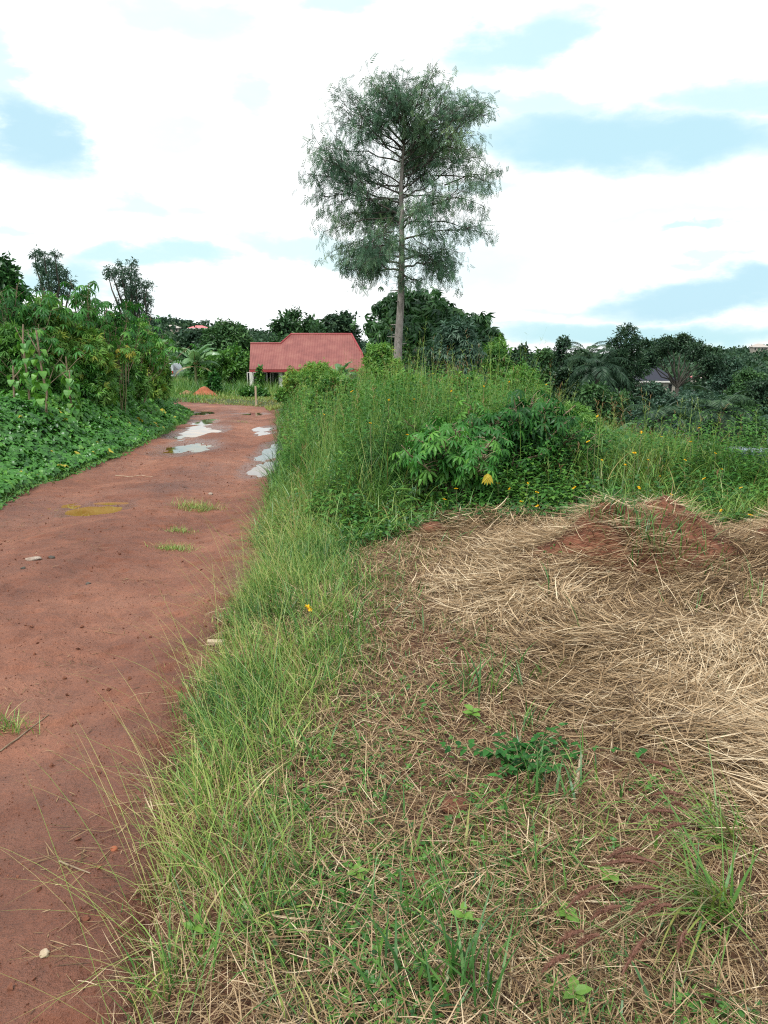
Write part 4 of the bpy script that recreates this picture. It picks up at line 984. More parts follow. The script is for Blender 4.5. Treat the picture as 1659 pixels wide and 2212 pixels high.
# ================================================================== CASSAVA
def palmate(n=7, w=.13):
    lt = leaf_t([0, .25, .62, .88, 1], [.18, .6, 1, .6, .05], droop=.55, fold=.3, wmax=w)
    parts = []
    for i in range(n):
        a = (i - (n - 1) / 2) * (4.4 / (n - 1)); s = 1 - .10 * abs(i - (n - 1) / 2)
        parts.append((lt[0] * s @ rotx(random.uniform(-.12, .12)).T @ rotz(a).T, lt[1]))
    return merge(parts)
PALM7 = palmate(); PALM5 = palmate(5, .15)
def cassava(name, label, x, y, hgt, spread, nleaf, size, z0=None, yel=0, tint0=.5, stems=5, low=.2, group=None, ys=.8, cat='cassava plant'):
    z0 = float(H(x, y)) - .05 if z0 is None else z0
    root = empty(name, (x, y, z0), 0, label, cat, group)
    mb = MB(); P = []; D = []
    for i in range(stems):
        a = random.uniform(0, 6.28); r = spread * math.sqrt((i + .5) / stems)
        e = np.array([math.cos(a) * r, math.sin(a) * r * ys, hgt * random.uniform(.8, 1) * math.sqrt(max(.2, 1 - .45 * (r / spread) ** 2))])
        fork = e * np.array([.35, .35, .5]); q = wob((0, 0, 0), fork, 5, .04); tube(mb, q, np.linspace(.020, .014, 5), 6)
        for j in range(3):
            tip = e + rng.normal(0, spread * .28, 3) * [1, 1, .45]; tip[2] = min(tip[2], hgt * .97)
            b = wob(fork, tip, 5, .05); tube(mb, b, np.linspace(.012, .006, 5), 5)
            k = max(2, nleaf // (stems * 3))
            for m in range(k):
                t = low + (1 - low) * random.random() ** .7; s = b[min(4, int(t * 5))] * 1.0
                s = b[0] * (1 - t) + b[-1] * t
                an = random.uniform(0, 6.28); pl = random.uniform(.10, .22) * (size / .13)
                pd = np.array([math.cos(an), math.sin(an), random.uniform(-.1, .9)]); pd /= np.linalg.norm(pd)
                pe = s + pd * pl; tube(mb, [s, (s + pe) / 2 + [0, 0, .012], pe], [.004, .003, .0025], 3, .5, False)
                P.append(pe); D.append([pd[0], pd[1], -.25 - random.random() * .5])
    mb.build('stem', CSTEM, root, True)
    P = np.array(P); D = np.array(D); n = len(P); lf = MB()
    ti = np.clip(tint0 + rng.normal(0, .17, n), 0, .93); ti[rng.random(n) < yel] = 1
    nn = np.stack([D[:, 0] * .6, D[:, 1] * .6, np.ones(n)], 1) + rng.normal(0, .25, (n, 3))
    stamp(lf, *PALM7, P, basis(D, nn), size * rng.uniform(.65, 1.25, n), ti)
    lf.build('foliage', CASS, root)
    return root
def CA(label, u, vt, Y, spread, nleaf, size, **k):
    p = at(u, vt, Y); z0 = float(H(p[0], Y)) - .05
    return cassava('cassava_plant', label, p[0], Y, p[2] - z0, spread, nleaf, size, z0, **k)
# the bushes in front of the tall grass
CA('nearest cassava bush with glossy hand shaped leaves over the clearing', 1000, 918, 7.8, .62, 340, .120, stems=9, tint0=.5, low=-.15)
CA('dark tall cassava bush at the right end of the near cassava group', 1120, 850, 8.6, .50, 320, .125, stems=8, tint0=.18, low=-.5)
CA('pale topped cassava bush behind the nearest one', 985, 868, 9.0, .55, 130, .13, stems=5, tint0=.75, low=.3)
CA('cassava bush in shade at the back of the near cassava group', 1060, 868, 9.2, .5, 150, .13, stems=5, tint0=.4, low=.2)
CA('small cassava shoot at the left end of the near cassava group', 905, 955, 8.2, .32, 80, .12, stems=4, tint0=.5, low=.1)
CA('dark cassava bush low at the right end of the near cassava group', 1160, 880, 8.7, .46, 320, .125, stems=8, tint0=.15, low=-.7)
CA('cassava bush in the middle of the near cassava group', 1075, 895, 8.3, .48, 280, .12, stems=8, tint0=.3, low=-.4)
# one yellowed leaf hanging low in the bush
pyl = at(1053, 1035, 7.0); mb = MB()
_lt = leaf_t([0, .3, .65, 1], [.2, 1, .7, .05], .2, .3, wmax=.16); _a = np.array([-.55, -.28, 0, .28, .55])
stamp(mb, *_lt, np.repeat(pyl[None] + [[0, 0, .05]], 5, 0), basis(np.stack([np.sin(_a), -.25 + 0 * _a, -np.cos(_a)], 1), np.tile([0, -1, .3], (5, 1))), .11, .7)
tag(mb.build('yellow_leaf', YELLOW), 'single bright yellow withered leaf hanging under the nearest cassava bush', 'leaf')
# the tall cassavas on the left bank
CA('tall dark cassava at the left edge of the view', 25, 600, 19.3, 1.23, 187, 0.207, stems=6, tint0=.25, low=.3)
CA('tall cassava with the highest flat crown in the middle of the left group', 175, 602, 21.3, 1.10, 162, 0.220, stems=6, tint0=.45, low=.45)
CA('tall cassava with dark spreading leaves right of the highest one', 248, 618, 23.4, 1.10, 162, 0.220, stems=6, tint0=.2, low=.5)
CA('cassava with pale leaves just left of the highest one', 125, 640, 20.6, 1.04, 137, 0.207, stems=5, tint0=.65, low=.3)
CA('shorter cassava in front of the dark eucalyptus', 290, 665, 27.0, 1.17, 125, 0.232, stems=5, tint0=.5, low=.3)
CA('cassava low on the left between bean stakes', 60, 690, 18.2, 0.91, 112, 0.183, stems=5, tint0=.5, low=.2)
CA('cassava partly behind the row of pale stems', 210, 690, 22.0, 1.04, 112, 0.207, stems=6, tint0=.55, low=.2)
def pea(label, u, vt, w, Y, tint0=.5, nl=2400, size=.13, mat_=PEA):
    shrub('pigeon_pea_shrub', label, u, vt, w, Y, mat_=mat_, nl=nl, size=size, tint0=tint0)
pea('light green pigeon pea shrub between the left cassavas', 90, 655, 150, 19.9, .6, 4320, .175)
pea('yellowish pigeon pea shrub low in the middle of the left group', 170, 715, 160, 20.7, .75, 4320, .175)
pea('feathery pigeon pea shrub at the right of the left group', 300, 705, 90, 29.8, .7, 3120, 0.247)
pea('dense pigeon pea shrub above the low crop at the far left', 20, 715, 140, 18.5, .35, 3600, .175)
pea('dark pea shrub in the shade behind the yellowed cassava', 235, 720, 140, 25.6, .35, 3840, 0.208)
pea('small pea shrub left of the banana clump', 330, 735, 60, 33.0, .6, 1920, 0.286)
pea('broad leafy shrub at the base of the tall cassavas', 130, 760, 170, 20.2, .4, 3840, 0.156, BEAN)
pea('broad leafy shrub on the bank left of the yellowed cassava', 215, 775, 130, 23.4, .4, 3360, 0.169, BEAN)
# yellowing cassava on thin bare stems
def yellow_cassava():
    Y = 21.5; b = at(262, 865, Y); z0 = float(H(b[0], Y)); root = empty('yellowing_cassava', (b[0], Y, z0), 0, 'yellowing cassava with flat drooping leaves on two thin pale bare stems', 'cassava plant')
    mb = MB(); lf = MB(); P = []
    for du, tv in ((-6, 752), (10, 762), (2, 775)):
        e = at(262 + du, tv, Y) - np.array([b[0], Y, z0]); q = wob((du * .006, 0, 0), e, 7, .015); tube(mb, q, np.linspace(.022, .013, 7), 6)
        for j in range(13):
            a = random.uniform(0, 6.28); L = random.uniform(.1, .42); pe = e + np.array([math.cos(a) * L, math.sin(a) * L, random.uniform(-.05, .1)]); tube(mb, [e, pe], [.005, .003], 3, .5, False); P.append((pe, a))
    mb.build('stem', STEM, root, True); n = len(P)
    stamp(lf, *PALM7, np.array([p[0] for p in P]), basis(np.array([[math.cos(p[1]), math.sin(p[1]), -.9] for p in P]), np.tile([0, 0, 1.0], (n, 1))), rng.uniform(.12, .18, n), np.where(rng.random(n) < .45, .98, .85))
    lf.build('foliage', CASS, root)
yellow_cassava()
# bean stakes
HEART = leaf_t([0, .12, .35, .7, 1], [.55, 1, 1, .6, .05], droop=.5, fold=.2, wmax=.48)
STK = [('bare pale stake at the far left of the bean crop', 28, 890, 880, 790, 16.8), ('forked stake wrapped in bean leaves below the left cassavas', 78, 940, 870, 712, 16.1), ('thin crooked stake in the beans left of centre of the bank', 142, 860, 0, 770, 18.9),
       ('dark stake with hanging bean leaves under the tall cassavas', 195, 880, 0, 745, 20.3), ('slanting stake beside the first forked stake', 50, 900, 0, 700, 17.2), ('leafy stake left of the yellowing cassava', 232, 870, 0, 790, 21.7), ('leaning stake low in the beans', 150, 890, 0, 800, 17.9)]
for i, (lb, u, vb, _, vt, Y) in enumerate(STK):
    p = at(u, vt, Y); z0 = float(H(p[0], Y)); root = empty('bean_stake', (p[0], Y, z0), 0, lb, 'stake', 'bean stakes on the left bank'); h = p[2] - z0
    mb = MB(); tube(mb, wob((random.uniform(-.15, .15), 0, 0), (0, 0, h), 6, .02), np.linspace(.028, .017, 6), 6)
    tube(mb, wob((0, 0, h * .8), (random.choice([-1, 1]) * .18, 0, h * .97), 3), [.015, .012, .008], 5); mb.build('stake', CSTEM, root, True)
    n = 60 if i else 8; f = rng.random(n) * .92; a = rng.uniform(0, 6.28, n); lf = MB()
    P = np.stack([np.cos(a) * .12, np.sin(a) * .12, f * h], 1); D = np.stack([np.cos(a), np.sin(a), -.7 + 0 * a], 1)
    stamp(lf, *HEART, P, basis(D, np.stack([np.cos(a), np.sin(a), 1.2 + 0 * a], 1) + rng.normal(0, .2, (n, 3))), rng.uniform(.11, .21, n), np.clip(rng.normal(.6, .2, n), 0, .93))
    lf.build('vine', BEAN, root)

# ================================================================== BANANAS
def banana_leaf(fo, base, az_, up, L, W, tint, torn=.5):
    k = 15; t = np.linspace(0, 1, k); e = up - 1.5 * t ** 1.5; ds = L / k
    px = np.cumsum(np.cos(e) * ds); pz = np.cumsum(np.sin(e) * ds); q = base + np.stack([math.cos(az_) * px, math.sin(az_) * px, pz], 1)
    tube(fo, q, np.linspace(.035, .008, k), 4, min(1, tint + .3))
    sd = np.array([-math.sin(az_), math.cos(az_), 0]); tan = nrm(np.gradient(q, axis=0)); nn = np.cross(tan, sd)
    nn = nn * np.sign(nn[:, 2:3] + 1e-6)
    for s in (-1, 1):
        ds_ = 0
        for i in range(2, k - 1):
            w0 = W * math.sin(math.pi * min(1, (t[i] * .93 + .05))) ** .6; w1 = W * math.sin(math.pi * min(1, (t[i + 1] * .93 + .05))) ** .6
            if random.random() < torn: ds_ = random.uniform(0, .5)
            hang = .25 + ds_
            for (a, b) in ((0, .5), (.5, 1)):
                def pt(j, w, f): return q[j] + sd * s * w * f * (1 - .25 * hang * f) - np.array([0, 0, 1.0]) * w * hang * f * f + nn[j] * .02
                gap = .12 * torn
                v = [pt(i, w0, a), pt(i, w0, b), pt(i + 1, w1, b) * (1 - gap * b) + pt(i, w0, b) * gap * b, pt(i + 1, w1, a)]
                fo.add(v, [(0, 1, 2, 3)], np.clip(tint + random.uniform(-.08, .08), 0, 1))
def banana(label, u, vc, Y, L, n, hidden=False, tints=(.5, .9), stem=True, dry=1, W=.3):
    c = at(u, vc, Y); zg = float(H(c[0], Y)) - .05; root = empty('banana_plant', (c[0], Y, zg), 0, label, 'banana plant'); hh = c[2] - zg
    mb = MB(); hh -= .45 * L; tube(mb, [(0, 0, 0), (.03, 0, hh * .6), (0, 0, hh)], [.13, .11, .08], 9); mb.build('stem', STEM, root, True)
    fo = MB()
    for i in range(n):
        up = 1.45 - 1.0 * (i / n) + random.uniform(-.1, .1)
        banana_leaf(fo, np.array([0, 0, hh]), i * 2.4 + random.uniform(-.4, .4), up, L * random.uniform(.8, 1.1), W * random.uniform(.8, 1.1), random.uniform(*tints))
    for i in range(dry): banana_leaf(fo, np.array([0, 0, hh - .1]), random.uniform(-.5, 3.6), .1, L * .8, W * .5, 1.0, .9)
    fo.build('leaf', BANA, root)
banana('leftmost banana plant with an upright pale new leaf beside the eucalyptus', 316, 752, 39, 1.7, 10, dry=1, W=.32)
banana('tall banana plant with a brown arching dead leaf above the dark bush', 420, 758, 63, 2.6, 10, dry=2, W=.46)
banana('dark banana clump in front of the parked vehicle', 300, 790, 35, 1.2, 9, W=.3, tints=(.1, .5), dry=3)
banana('banana plant at the left of the clump near the pea shrubs', 285, 775, 43, 2.0, 9, W=.34, tints=(.3, .7))
banana('small banana plant against the right end of the red roof', 738, 792, 50, 1.3, 7, tints=(.5, .95), dry=0)
banana('banana plant with a pale folded leaf at the right edge of the view', 1600, 990, 19, 1.0, 7, tints=(.4, .9), W=.19)
banana('banana plant with a bright upright leaf in the valley grass', 1510, 965, 22, 1.0, 6, tints=(.6, .95), W=.2)
banana('bluish banana plant behind the grass plumes left of the valley', 1330, 925, 20, .9, 6, tints=(.2, .6), dry=2, W=.2)
banana('low banana plant at the lower right behind the flowers', 1648, 1000, 15, .7, 6, tints=(.5, .8), dry=0, W=.17)

# ================================================================== MID AND FAR GROUND COVER
def cover():
    # grass on the outside of the bend and round the house
    mb = MB(); n = 42000
    y = rng.uniform(41, 80, n); y[:15000] = rng.uniform(41, 58, 15000); x = rng.uniform(-.34, .02, n) * y
    keep = (x < xl(y) - .3) | (x > xr(y) - .1) | (y > 57); x, y = x[keep], y[keep]; n = len(x)
    near = np.maximum(sst(7, .5, y - 51), .0) * sst(-12.2, -11, x)
    h = (.45 + .75 * sst(52, 58, y)) * (1 + fbm(x * .4, y * .4, 140)) * rng.uniform(.6, 1.2, n) * (1 - .25 * near)
    h = h * (1 - .4 * sst(55, 51.5, y) * sst(-18, -12, x)) * (1 - .8 * sst(.022, .015, np.abs(x / y + .289)) * sst(55, 62, y))
    blades(mb, np.stack([x, y, H(x, y) - .05], 1), rng.uniform(0, 6.28, n), h, rng.uniform(0, .5, n), rng.uniform(.1, 1.2, n), .05, 3, np.clip(.52 + fbm(x * .25, y * .25, 141) * .8 + .25 * near + rng.normal(0, .13, n), 0, .95))
    tag(mb.build('far_grass', TALL), 'grass on the outside of the road bend and round the house', kind='stuff')
    # valley scrub
    mb = MB(); n = 46000
    u = rng.random(n); y = 14 * (190 / 14) ** u; x = y * rng.uniform(.08, .62, n) 
    h = (.5 + 2.2 * sst(25, 90, y)) * (.45 + 1.5 * np.maximum(0, fbm(x * .12 + 5, y * .12, 145) + .25)) * (1 + .5 * fbm(x * .6, y * .6, 146))
    z = H(x, y) + h * rng.random(n) ** .5
    o = np.stack([rng.normal(0, .8, n), -.3 + rng.normal(0, .8, n), rng.uniform(0, 1.2, n)], 1)
    stamp(mb, *ROS, np.stack([x, y, z], 1), basis(o, rng.normal(0, 1, (n, 3)) + [0, 0, .8]), .10 * (1 + y * .05), np.clip(.42 + fbm(x * .1, y * .1, 147) * 1.0 + rng.normal(0, .16, n), 0, 1))
    tag(mb.build('valley_scrub', BLUET), 'low blue green scrub filling the floor of the valley', kind='stuff')
    # scrub behind the road bend and the house
    mb = MB(); n = 20000
    y = rng.uniform(72, 190, n); x = y * rng.uniform(-.62, .12, n); k_ = (y > 92) | (np.abs(x / y + .289) > .03); x, y = x[k_], y[k_]; n = len(x)
    h = (1.6 + 2.4 * sst(80, 170, y)) * (.5 + 1.4 * np.maximum(0, fbm(x * .1, y * .1, 150) + .25)); z = H(x, y) + h * rng.random(n) ** .5
    o = np.stack([rng.normal(0, .8, n), -.3 + rng.normal(0, .8, n), rng.uniform(0, 1.2, n)], 1)
    stamp(mb, *ROS, np.stack([x, y, z], 1), basis(o, rng.normal(0, 1, (n, 3)) + [0, 0, .8]), .12 * (1 + y * .045), np.clip(.4 + fbm(x * .1, y * .1, 147) * 1.0 + rng.normal(0, .16, n), 0, 1))
    tag(mb.build('distant_scrub', MIDT), 'scrubby bushes massed behind the house and the road bend', kind='stuff')
    # woods on the far hills: thousands of crowns that merge into one mass
    mb = MB(); nt_ = 5200
    y = rng.uniform(170, 640, nt_); x = y * rng.uniform(-.72, .72, nt_); keep = rng.random(nt_) < .45 + .55 * sst(-.15, .1, fbm(x * .01, y * .01, 155)); x, y = x[keep], y[keep]; nt_ = len(x)
    r = rng.uniform(2.2, 4.8, nt_); hh = rng.uniform(3.0, 7.5, nt_); k = 34
    c = np.repeat(np.stack([x, y, H(x, y) + hh * .55], 1), k, 0); dd = sph(nt_ * k); dd[:, 2] = np.abs(dd[:, 2]) * .9 - .1
    P = c + dd * np.stack([np.repeat(r, k), np.repeat(r, k), np.repeat(hh, k) * .5], 1) * rng.uniform(.6, 1.05, nt_ * k)[:, None]
    stamp(mb, *diamond(.8), P, basis(rng.normal(0, 1, P.shape), dd + rng.normal(0, .4, P.shape)), np.repeat(r, k) * rng.uniform(.35, .6, nt_ * k), np.clip(np.repeat(rng.normal(.45, .2, nt_), k) + rng.normal(0, .12, nt_ * k), 0, 1))
    tag(mb.build('far_woods', DARKT), 'dark woods covering the far hills along the horizon', kind='stuff')
cover()

# ================================================================== THE RED ROOFED HOUSE
def paint(name, c, rough=.6, scale=8, var=.12, bump=0, metallic=0):
    lo = tuple(q * (1 - var) for q in c); hi = tuple(min(1, q * (1 + var)) for q in c)
    return solid(name, [(.3, lo), (.5, c), (.7, hi)], scale, rough, bump, None, metallic)
m, t = mat('red_roof_sheet')
gq = N(t, 'ShaderNodeTexCoord'); nq = noise(t, gq.outputs['Object'], 1.2, 6, .6)
cq = ramp(t, nq.outputs['Fac'], [(.3, (.16, .042, .037)), (.5, (.22, .064, .055)), (.72, (.27, .10, .08))])
wv = N(t, 'ShaderNodeTexWave'); wv.bands_direction = 'X'; wv.inputs['Scale'].default_value = 1.6; t.links.new(gq.outputs['Object'], wv.inputs[0])
cq = MIX(t, .13, cq, ramp(t, wv.outputs['Fac'], [(0, (.6, .6, .6)), (.3, (1, 1, 1)), (1, (1.05, 1.05, 1.05))]), 'MULTIPLY')
bq = N(t, 'ShaderNodeBump'); bq.inputs['Strength'].default_value = .5; bq.inputs['Distance'].default_value = .04; t.links.new(wv.outputs['Fac'], bq.inputs['Height'])
pq = N(t, 'ShaderNodeBsdfPrincipled'); t.links.new(cq, pq.inputs['Base Color']); pq.inputs['Roughness'].default_value = .5; t.links.new(bq.outputs[0], pq.inputs['Normal']); out(t, pq.outputs[0]); ROOF = m
WALL = solid('grey_plaster', [(.3, (.36, .34, .31)), (.5, (.50, .48, .44)), (.7, (.62, .60, .56))], 2.2, .9, .2, 20)
WHITE = paint('white_paint', (.72, .71, .68), .6)
FASC = paint('red_fascia', (.30, .035, .045), .5)
DARKG = paint('dark_glass', (.02, .022, .025), .15)
FRAME = paint('window_frame_paint', (.55, .54, .52), .5)
def house():
    Y = 60.0; s = Y / FPX / .98
    X0 = at(529, 760, Y)[0]; zr1 = at(560, 742, Y + 2.6)[2]; ze = at(600, 797, Y)[2]; zr2 = at(690, 722, Y + 4.5)[2]
    xe = at(800, 760, Y)[0]; gz = float(H(-6, 62)) - .1
    root = empty('red_roofed_house', ((X0 + xe) / 2, Y + 3, gz), 0, 'single storey grey house with a red sheet hip roof and a veranda', 'house')
    o = np.array([(X0 + xe) / 2, Y + 3, gz])
    def P(x, y, z): return np.array([x, y, z]) - o
    def slab(mb, pts, th=.06):
        p = np.array(pts); k = len(p); q = p - [0, 0, th]
        mb.add(p, [tuple(range(k))]); mb.add(q, [tuple(range(k))[::-1]])
        for i in range(k): j = (i + 1) % k; mb.add([p[i], p[j], q[j], q[i]], [(0, 1, 2, 3)])
    xa = X0; xb = at(606, 742, Y + 2.6)[0]; xc = at(632, 722, Y + 4.5)[0]; xd = at(760, 727, Y + 4.5)[0]
    mb = MB()
    # left wing: low gable; the main roof: a taller hip, its front slope one plane with the wing's
    k = (zr1 - ze) / 2.6; ym = Y + (zr2 - ze) / k
    slab(mb, [P(xa + .3, Y, ze), P(xe, Y, ze), P(xd, ym, zr2), P(xc, ym, zr2), P(xb, Y + 2.6, zr1), P(xa, Y + 2.6, zr1)])
    slab(mb, [P(xa, Y + 2.6, zr1 - .01), P(xb, Y + 2.6, zr1 - .01), P(xb, Y + 6.4, ze + .4), P(xa, Y + 6.4, ze + .4)])
    slab(mb, [P(xe, Y, ze - .01), P(xe, ym * 2 - Y, ze - .01), P(xd, ym, zr2 - .01)])
    slab(mb, [P(xe, ym * 2 - Y, ze), P(xb - 1, ym * 2 - Y, ze), P(xc, ym, zr2 - .005), P(xd, ym, zr2 - .005)])
    slab(mb, [P(xb - 1, ym * 2 - Y, ze), P(xb, Y + 2.6, zr1 - .02), P(xc, ym, zr2 - .02)])
    rf = mb.build('roof', ROOF, root)
    mb = MB(); box(mb, P(xa + .3, Y - .03, ze - .24), P(xe, Y + .03, ze - .065), .5); mb.build('fascia', FASC, rf)
    mb = MB(); tube(mb, [P(xa, Y + 2.6, zr1 + .02), P(xb, Y + 2.6, zr1 + .02), P(xc, ym, zr2 + .02), P(xd, ym, zr2 + .02), P(xe, Y, ze + .03)], .07, 6); mb.build('ridge_cap', FASC, rf)
    # walls, recessed behind the veranda
    yw = Y + 1.7
    mb = MB(); box(mb, P(xa + .8, yw, gz), P(xe - .7, yw + 6.2, ze - .1)); mb.build('wall', WALL, root)
    mb = MB()                                # gable end above the wing's wall
    mb.add([P(xa + .9, Y + .9, ze - .1), P(xa + .9, Y + 6.2, ze - .1), P(xa + .9, Y + 2.6, zr1 - .15)], [(0, 1, 2)]); mb.build('gable', WALL, root)
    mb = MB(); box(mb, P(xa + .5, Y + .35, gz), P(xe - .5, yw - .004, gz + .45), bev=.02); mb.build('veranda_floor', WALL, root)
    for px in (543, 562, 607, 650, 700, 750):
        c = at(px, 820, Y + .5)[0]; mb = MB(); box(mb, P(c - .13, Y + .45, gz + .454), P(c + .13, Y + .71, ze - .08), bev=.02)
        box(mb, P(c - .18, Y + .40, gz + .45), P(c + .18, Y + .76, gz + .75), bev=.02); mb.build('pillar', WHITE, root)
    for px, w, hh in ((548, .45, 1.6), (576, .28, 1.9), (590, .42, 2.0), (660, .7, 1.2), (720, .7, 1.2)):
        c = at(px, 820, yw)[0]; zt = ze - .35
        mb = MB(); f = .07
        x0, x1, z1, z0 = c - w, c + w, zt, zt - hh
        for (a, b) in (((x0 - f, z0 - f), (x0, z1 + f)), ((x1, z0 - f), (x1 + f, z1 + f)), ((x0, z1), (x1, z1 + f)), ((x0, z0 - f), (x1, z0)), ((c - .02, z0), (c + .02, z1))):
            box(mb, P(a[0], yw - .06, a[1]), P(b[0], yw + .01, b[1]))
        w_ = mb.build('window', FRAME, root); mb = MB(); mb.add([P(x0, yw - .02, z0), P(x1, yw - .02, z0), P(x1, yw - .02, z1), P(x0, yw - .02, z1)], [(0, 1, 2, 3)]); mb.build('pane', DARKG, w_)
house()

def small_house(label, u, vtop, vb, wpx, Y, roofm, wallm, hip=.3):
    if vb < 760: Y = hit(u, vb + 7, hf)[1]
    t_ = at(u, vtop, Y); e = at(u, vb, Y); w = wpx * Y / FPX; gz = float(H(t_[0], Y)) - .3
    root = empty('distant_house', (t_[0], Y, gz), 0, label, 'house'); zt, ze = t_[2] - gz, e[2] - gz; d = w * .6
    mb = MB(); v = np.array([(-w / 2, -d / 2, ze), (w / 2, -d / 2, ze), (w / 2, d / 2, ze), (-w / 2, d / 2, ze), (-w * hip / 2, 0, zt), (w * hip / 2, 0, zt)])
    mb.add(v, [(0, 1, 5, 4), (2, 3, 4, 5)]); mb.add(v, [(1, 2, 5), (3, 0, 4)]); mb.add(v[:4], [(3, 2, 1, 0)]); rf = mb.build('roof', roofm, root)
    mb = MB(); box(mb, (-w / 2, -d / 2 - .02, ze - .25), (w / 2, -d / 2 + .04, ze - .004)); mb.build('fascia', WHITE, rf)
    mb = MB(); box(mb, (-w * .45, -d * .42, 0), (w * .45, d * .42, ze - .01)); mb.build('wall', wallm, root)
    for i in range(4):
        c = (-.33 + .22 * i) * w; mb = MB(); box(mb, (c - w * .04, -d * .42 - .05, ze - 1.7), (c + w * .04, -d * .42 - .004, ze - .55)); mb.build('window', DARKG, root)
NAVY = paint('dark_blue_roof', (.014, .017, .035), .5); PINK = paint('faded_red_roof', (.55, .16, .17), .6); TIN = paint('pale_tin_roof', (.40, .36, .33), .5); CREAM = paint('cream_wall', (.30, .28, .24), .8)
small_house('distant house with a dark blue hip roof behind the forked tree', 1412, 791, 822, 90, 135, NAVY, CREAM, .1)
small_house('distant house with a small faded red roof and white walls beyond the forked tree', 1518, 803, 815, 44, 180, PINK, CREAM)
small_house('pale roofed house high on the far hillside at the right', 1640, 742, 749, 34, 330, TIN, CREAM)
small_house('hilltop house with a pale brownish roof above the bananas, left one', 372, 702, 708, 34, 380, TIN, CREAM)
small_house('hilltop house with a rusty pale roof above the bananas, right one', 430, 703, 709, 44, 400, PINK, CREAM)
small_house('pale gabled house glimpsed above the dark blue roof', 1392, 782, 790, 20, 200, TIN, WHITE)

# ================================================================== PARKED VEHICLE
CARP = paint('silver_car_paint', (.52, .55, .58), .3, metallic=.3); TYRE = paint('tyre_rubber', (.02, .02, .02), .8); REDL = paint('tail_lamp_red', (.45, .02, .02), .25); CHROME = paint('wheel_metal', (.6, .6, .6), .3, metallic=.8)
def wheel(root, c, r, w, axis, name='wheel'):
    mb = MB(); a = np.array(axis, float); c = np.array(c, float)
    tube(mb, [c - a * w / 2, c - a * w * .42, c + a * w * .42, c + a * w / 2], [r * .9, r, r, r * .9], 22); ty = mb.build(name, TYRE, root, True)
    mb = MB(); tube(mb, [c - a * w * .53, c + a * w * .53], [r * .58, r * .58], 16)
    mb.add(np.concatenate([[c - a * w * .53], c - a * w * .53 + r * .58 * np.stack([math.cos(q) * np.cross(a, [0, 0, 1.0]) + math.sin(q) * np.array([0, 0, 1.0]) for q in np.linspace(0, 2 * math.pi, 16, endpoint=False)])]), [(0, i + 1, (i + 1) % 16 + 1) for i in range(16)])
    mb.build('rim', CHROME, ty)
def car():
    Y = 84; c = at(357, 812, Y); gz = at(357, 823, Y)[2]
    root = empty('parked_vehicle', (c[0], Y, gz), R(-6), 'silver off road vehicle seen from behind with a spare wheel, parked behind the bananas', 'car'); W = .92
    prof = [(0, .45), (0, 1.02), (.12, 1.72), (.35, 1.84), (2.5, 1.84), (3.1, 1.16), (4.3, 1.02), (4.4, .45)]
    mb = MB(); k = len(prof)
    def ring(f): return [(-W * f if z < 1.1 else -W * f * .86, y, z) for y, z in prof]
    xs = [(-W, -W * .84), (-W * .93, -W * .76), (W * .93, W * .76), (W, W * .84)]
    V = []
    for i, (lo, hi) in enumerate(xs):
        for y, z in prof:
            x = lo if z < 1.2 else hi; V.append((x, y, z - (.04 if i in (0, 3) and z > 1.2 else 0)))
    F = [(i * k + j, i * k + (j + 1) % k, (i + 1) * k + (j + 1) % k, (i + 1) * k + j) for i in range(3) for j in range(k)]
    mb.add(V, F); mb.add(V[:k], [tuple(range(k))]); mb.add(V[-k:], [tuple(range(k))[::-1]]); mb.build('body', CARP, root)
    mb = MB(); mb.add([(-.66, .012, 1.12), (.66, .012, 1.12), (.6, .105, 1.66), (-.6, .105, 1.66)], [(0, 1, 2, 3)]); mb.build('rear_window', DARKG, root)
    for s in (-1, 1):
        mb = MB(); x = s * (W * .93 + .03); mb.add([(x, .45, 1.15), (x, 2.7, 1.15), (s * (W * .84 + .01), 2.35, 1.68), (s * (W * .84 + .01), .5, 1.68)], [(0, 1, 2, 3)]); mb.build('side_window', DARKG, root)
        mb = MB(); box(mb, (s * .84 - .07, -.03, .75), (s * .84 + .07, .02, 1.05), bev=.01); mb.build('tail_lamp', REDL, root)
        for y in (.8, 3.5): wheel(root, (s * .82, y, .36), .36, .24, (s, 0, 0))
    mb = MB(); box(mb, (-.9, -.16, .42), (.9, .02, .62), bev=.03); mb.build('bumper', CHROME, root)
    wheel(root, (.1, -.14, 1.0), .37, .22, (0, 1, 0), 'spare_wheel')
car()

# ================================================================== SMALLER THINGS
def heap(name, label, u, vb, vt, wpx, Y, m_, seed):
    b = at(u, vb, Y); h = at(u, vt, Y)[2] - float(H(b[0], Y)); w = wpx * Y / FPX / 2
    k = 40; g = np.linspace(-1.1, 1.1, k); X, YY = np.meshgrid(g, g, indexing='ij'); r = np.sqrt(X ** 2 + YY ** 2) + fbm(X * 2 + seed, YY * 2, seed) * .35
    Z = h * np.clip(1 - r, -.1, 1) ** 1.0 * (1 + .3 * fbm(X * 5, YY * 5, seed + 3)) if True else 0
    Z = np.where(r < 1, h * (1 - r) ** .9 * (1 + .3 * fbm(X * 5, YY * 5, seed + 3)), -.12)
    gx = b[0] + X * w; gy = Y + YY * w * .9; V = np.stack([X * w, YY * w * .9, H(gx, gy) - float(H(b[0], Y)) + Z - .03], 2).reshape(-1, 3)
    i, j = np.meshgrid(np.arange(k - 1), np.arange(k - 1), indexing='ij'); F = np.stack([i * k + j, (i + 1) * k + j, (i + 1) * k + j + 1, i * k + j + 1], 2).reshape(-1, 4)
    mb = MB(); mb.add(V, F); o = mb.build(name, m_, None, True); o.location = (b[0], Y, float(H(b[0], Y))); return tag(o, label, 'soil heap')
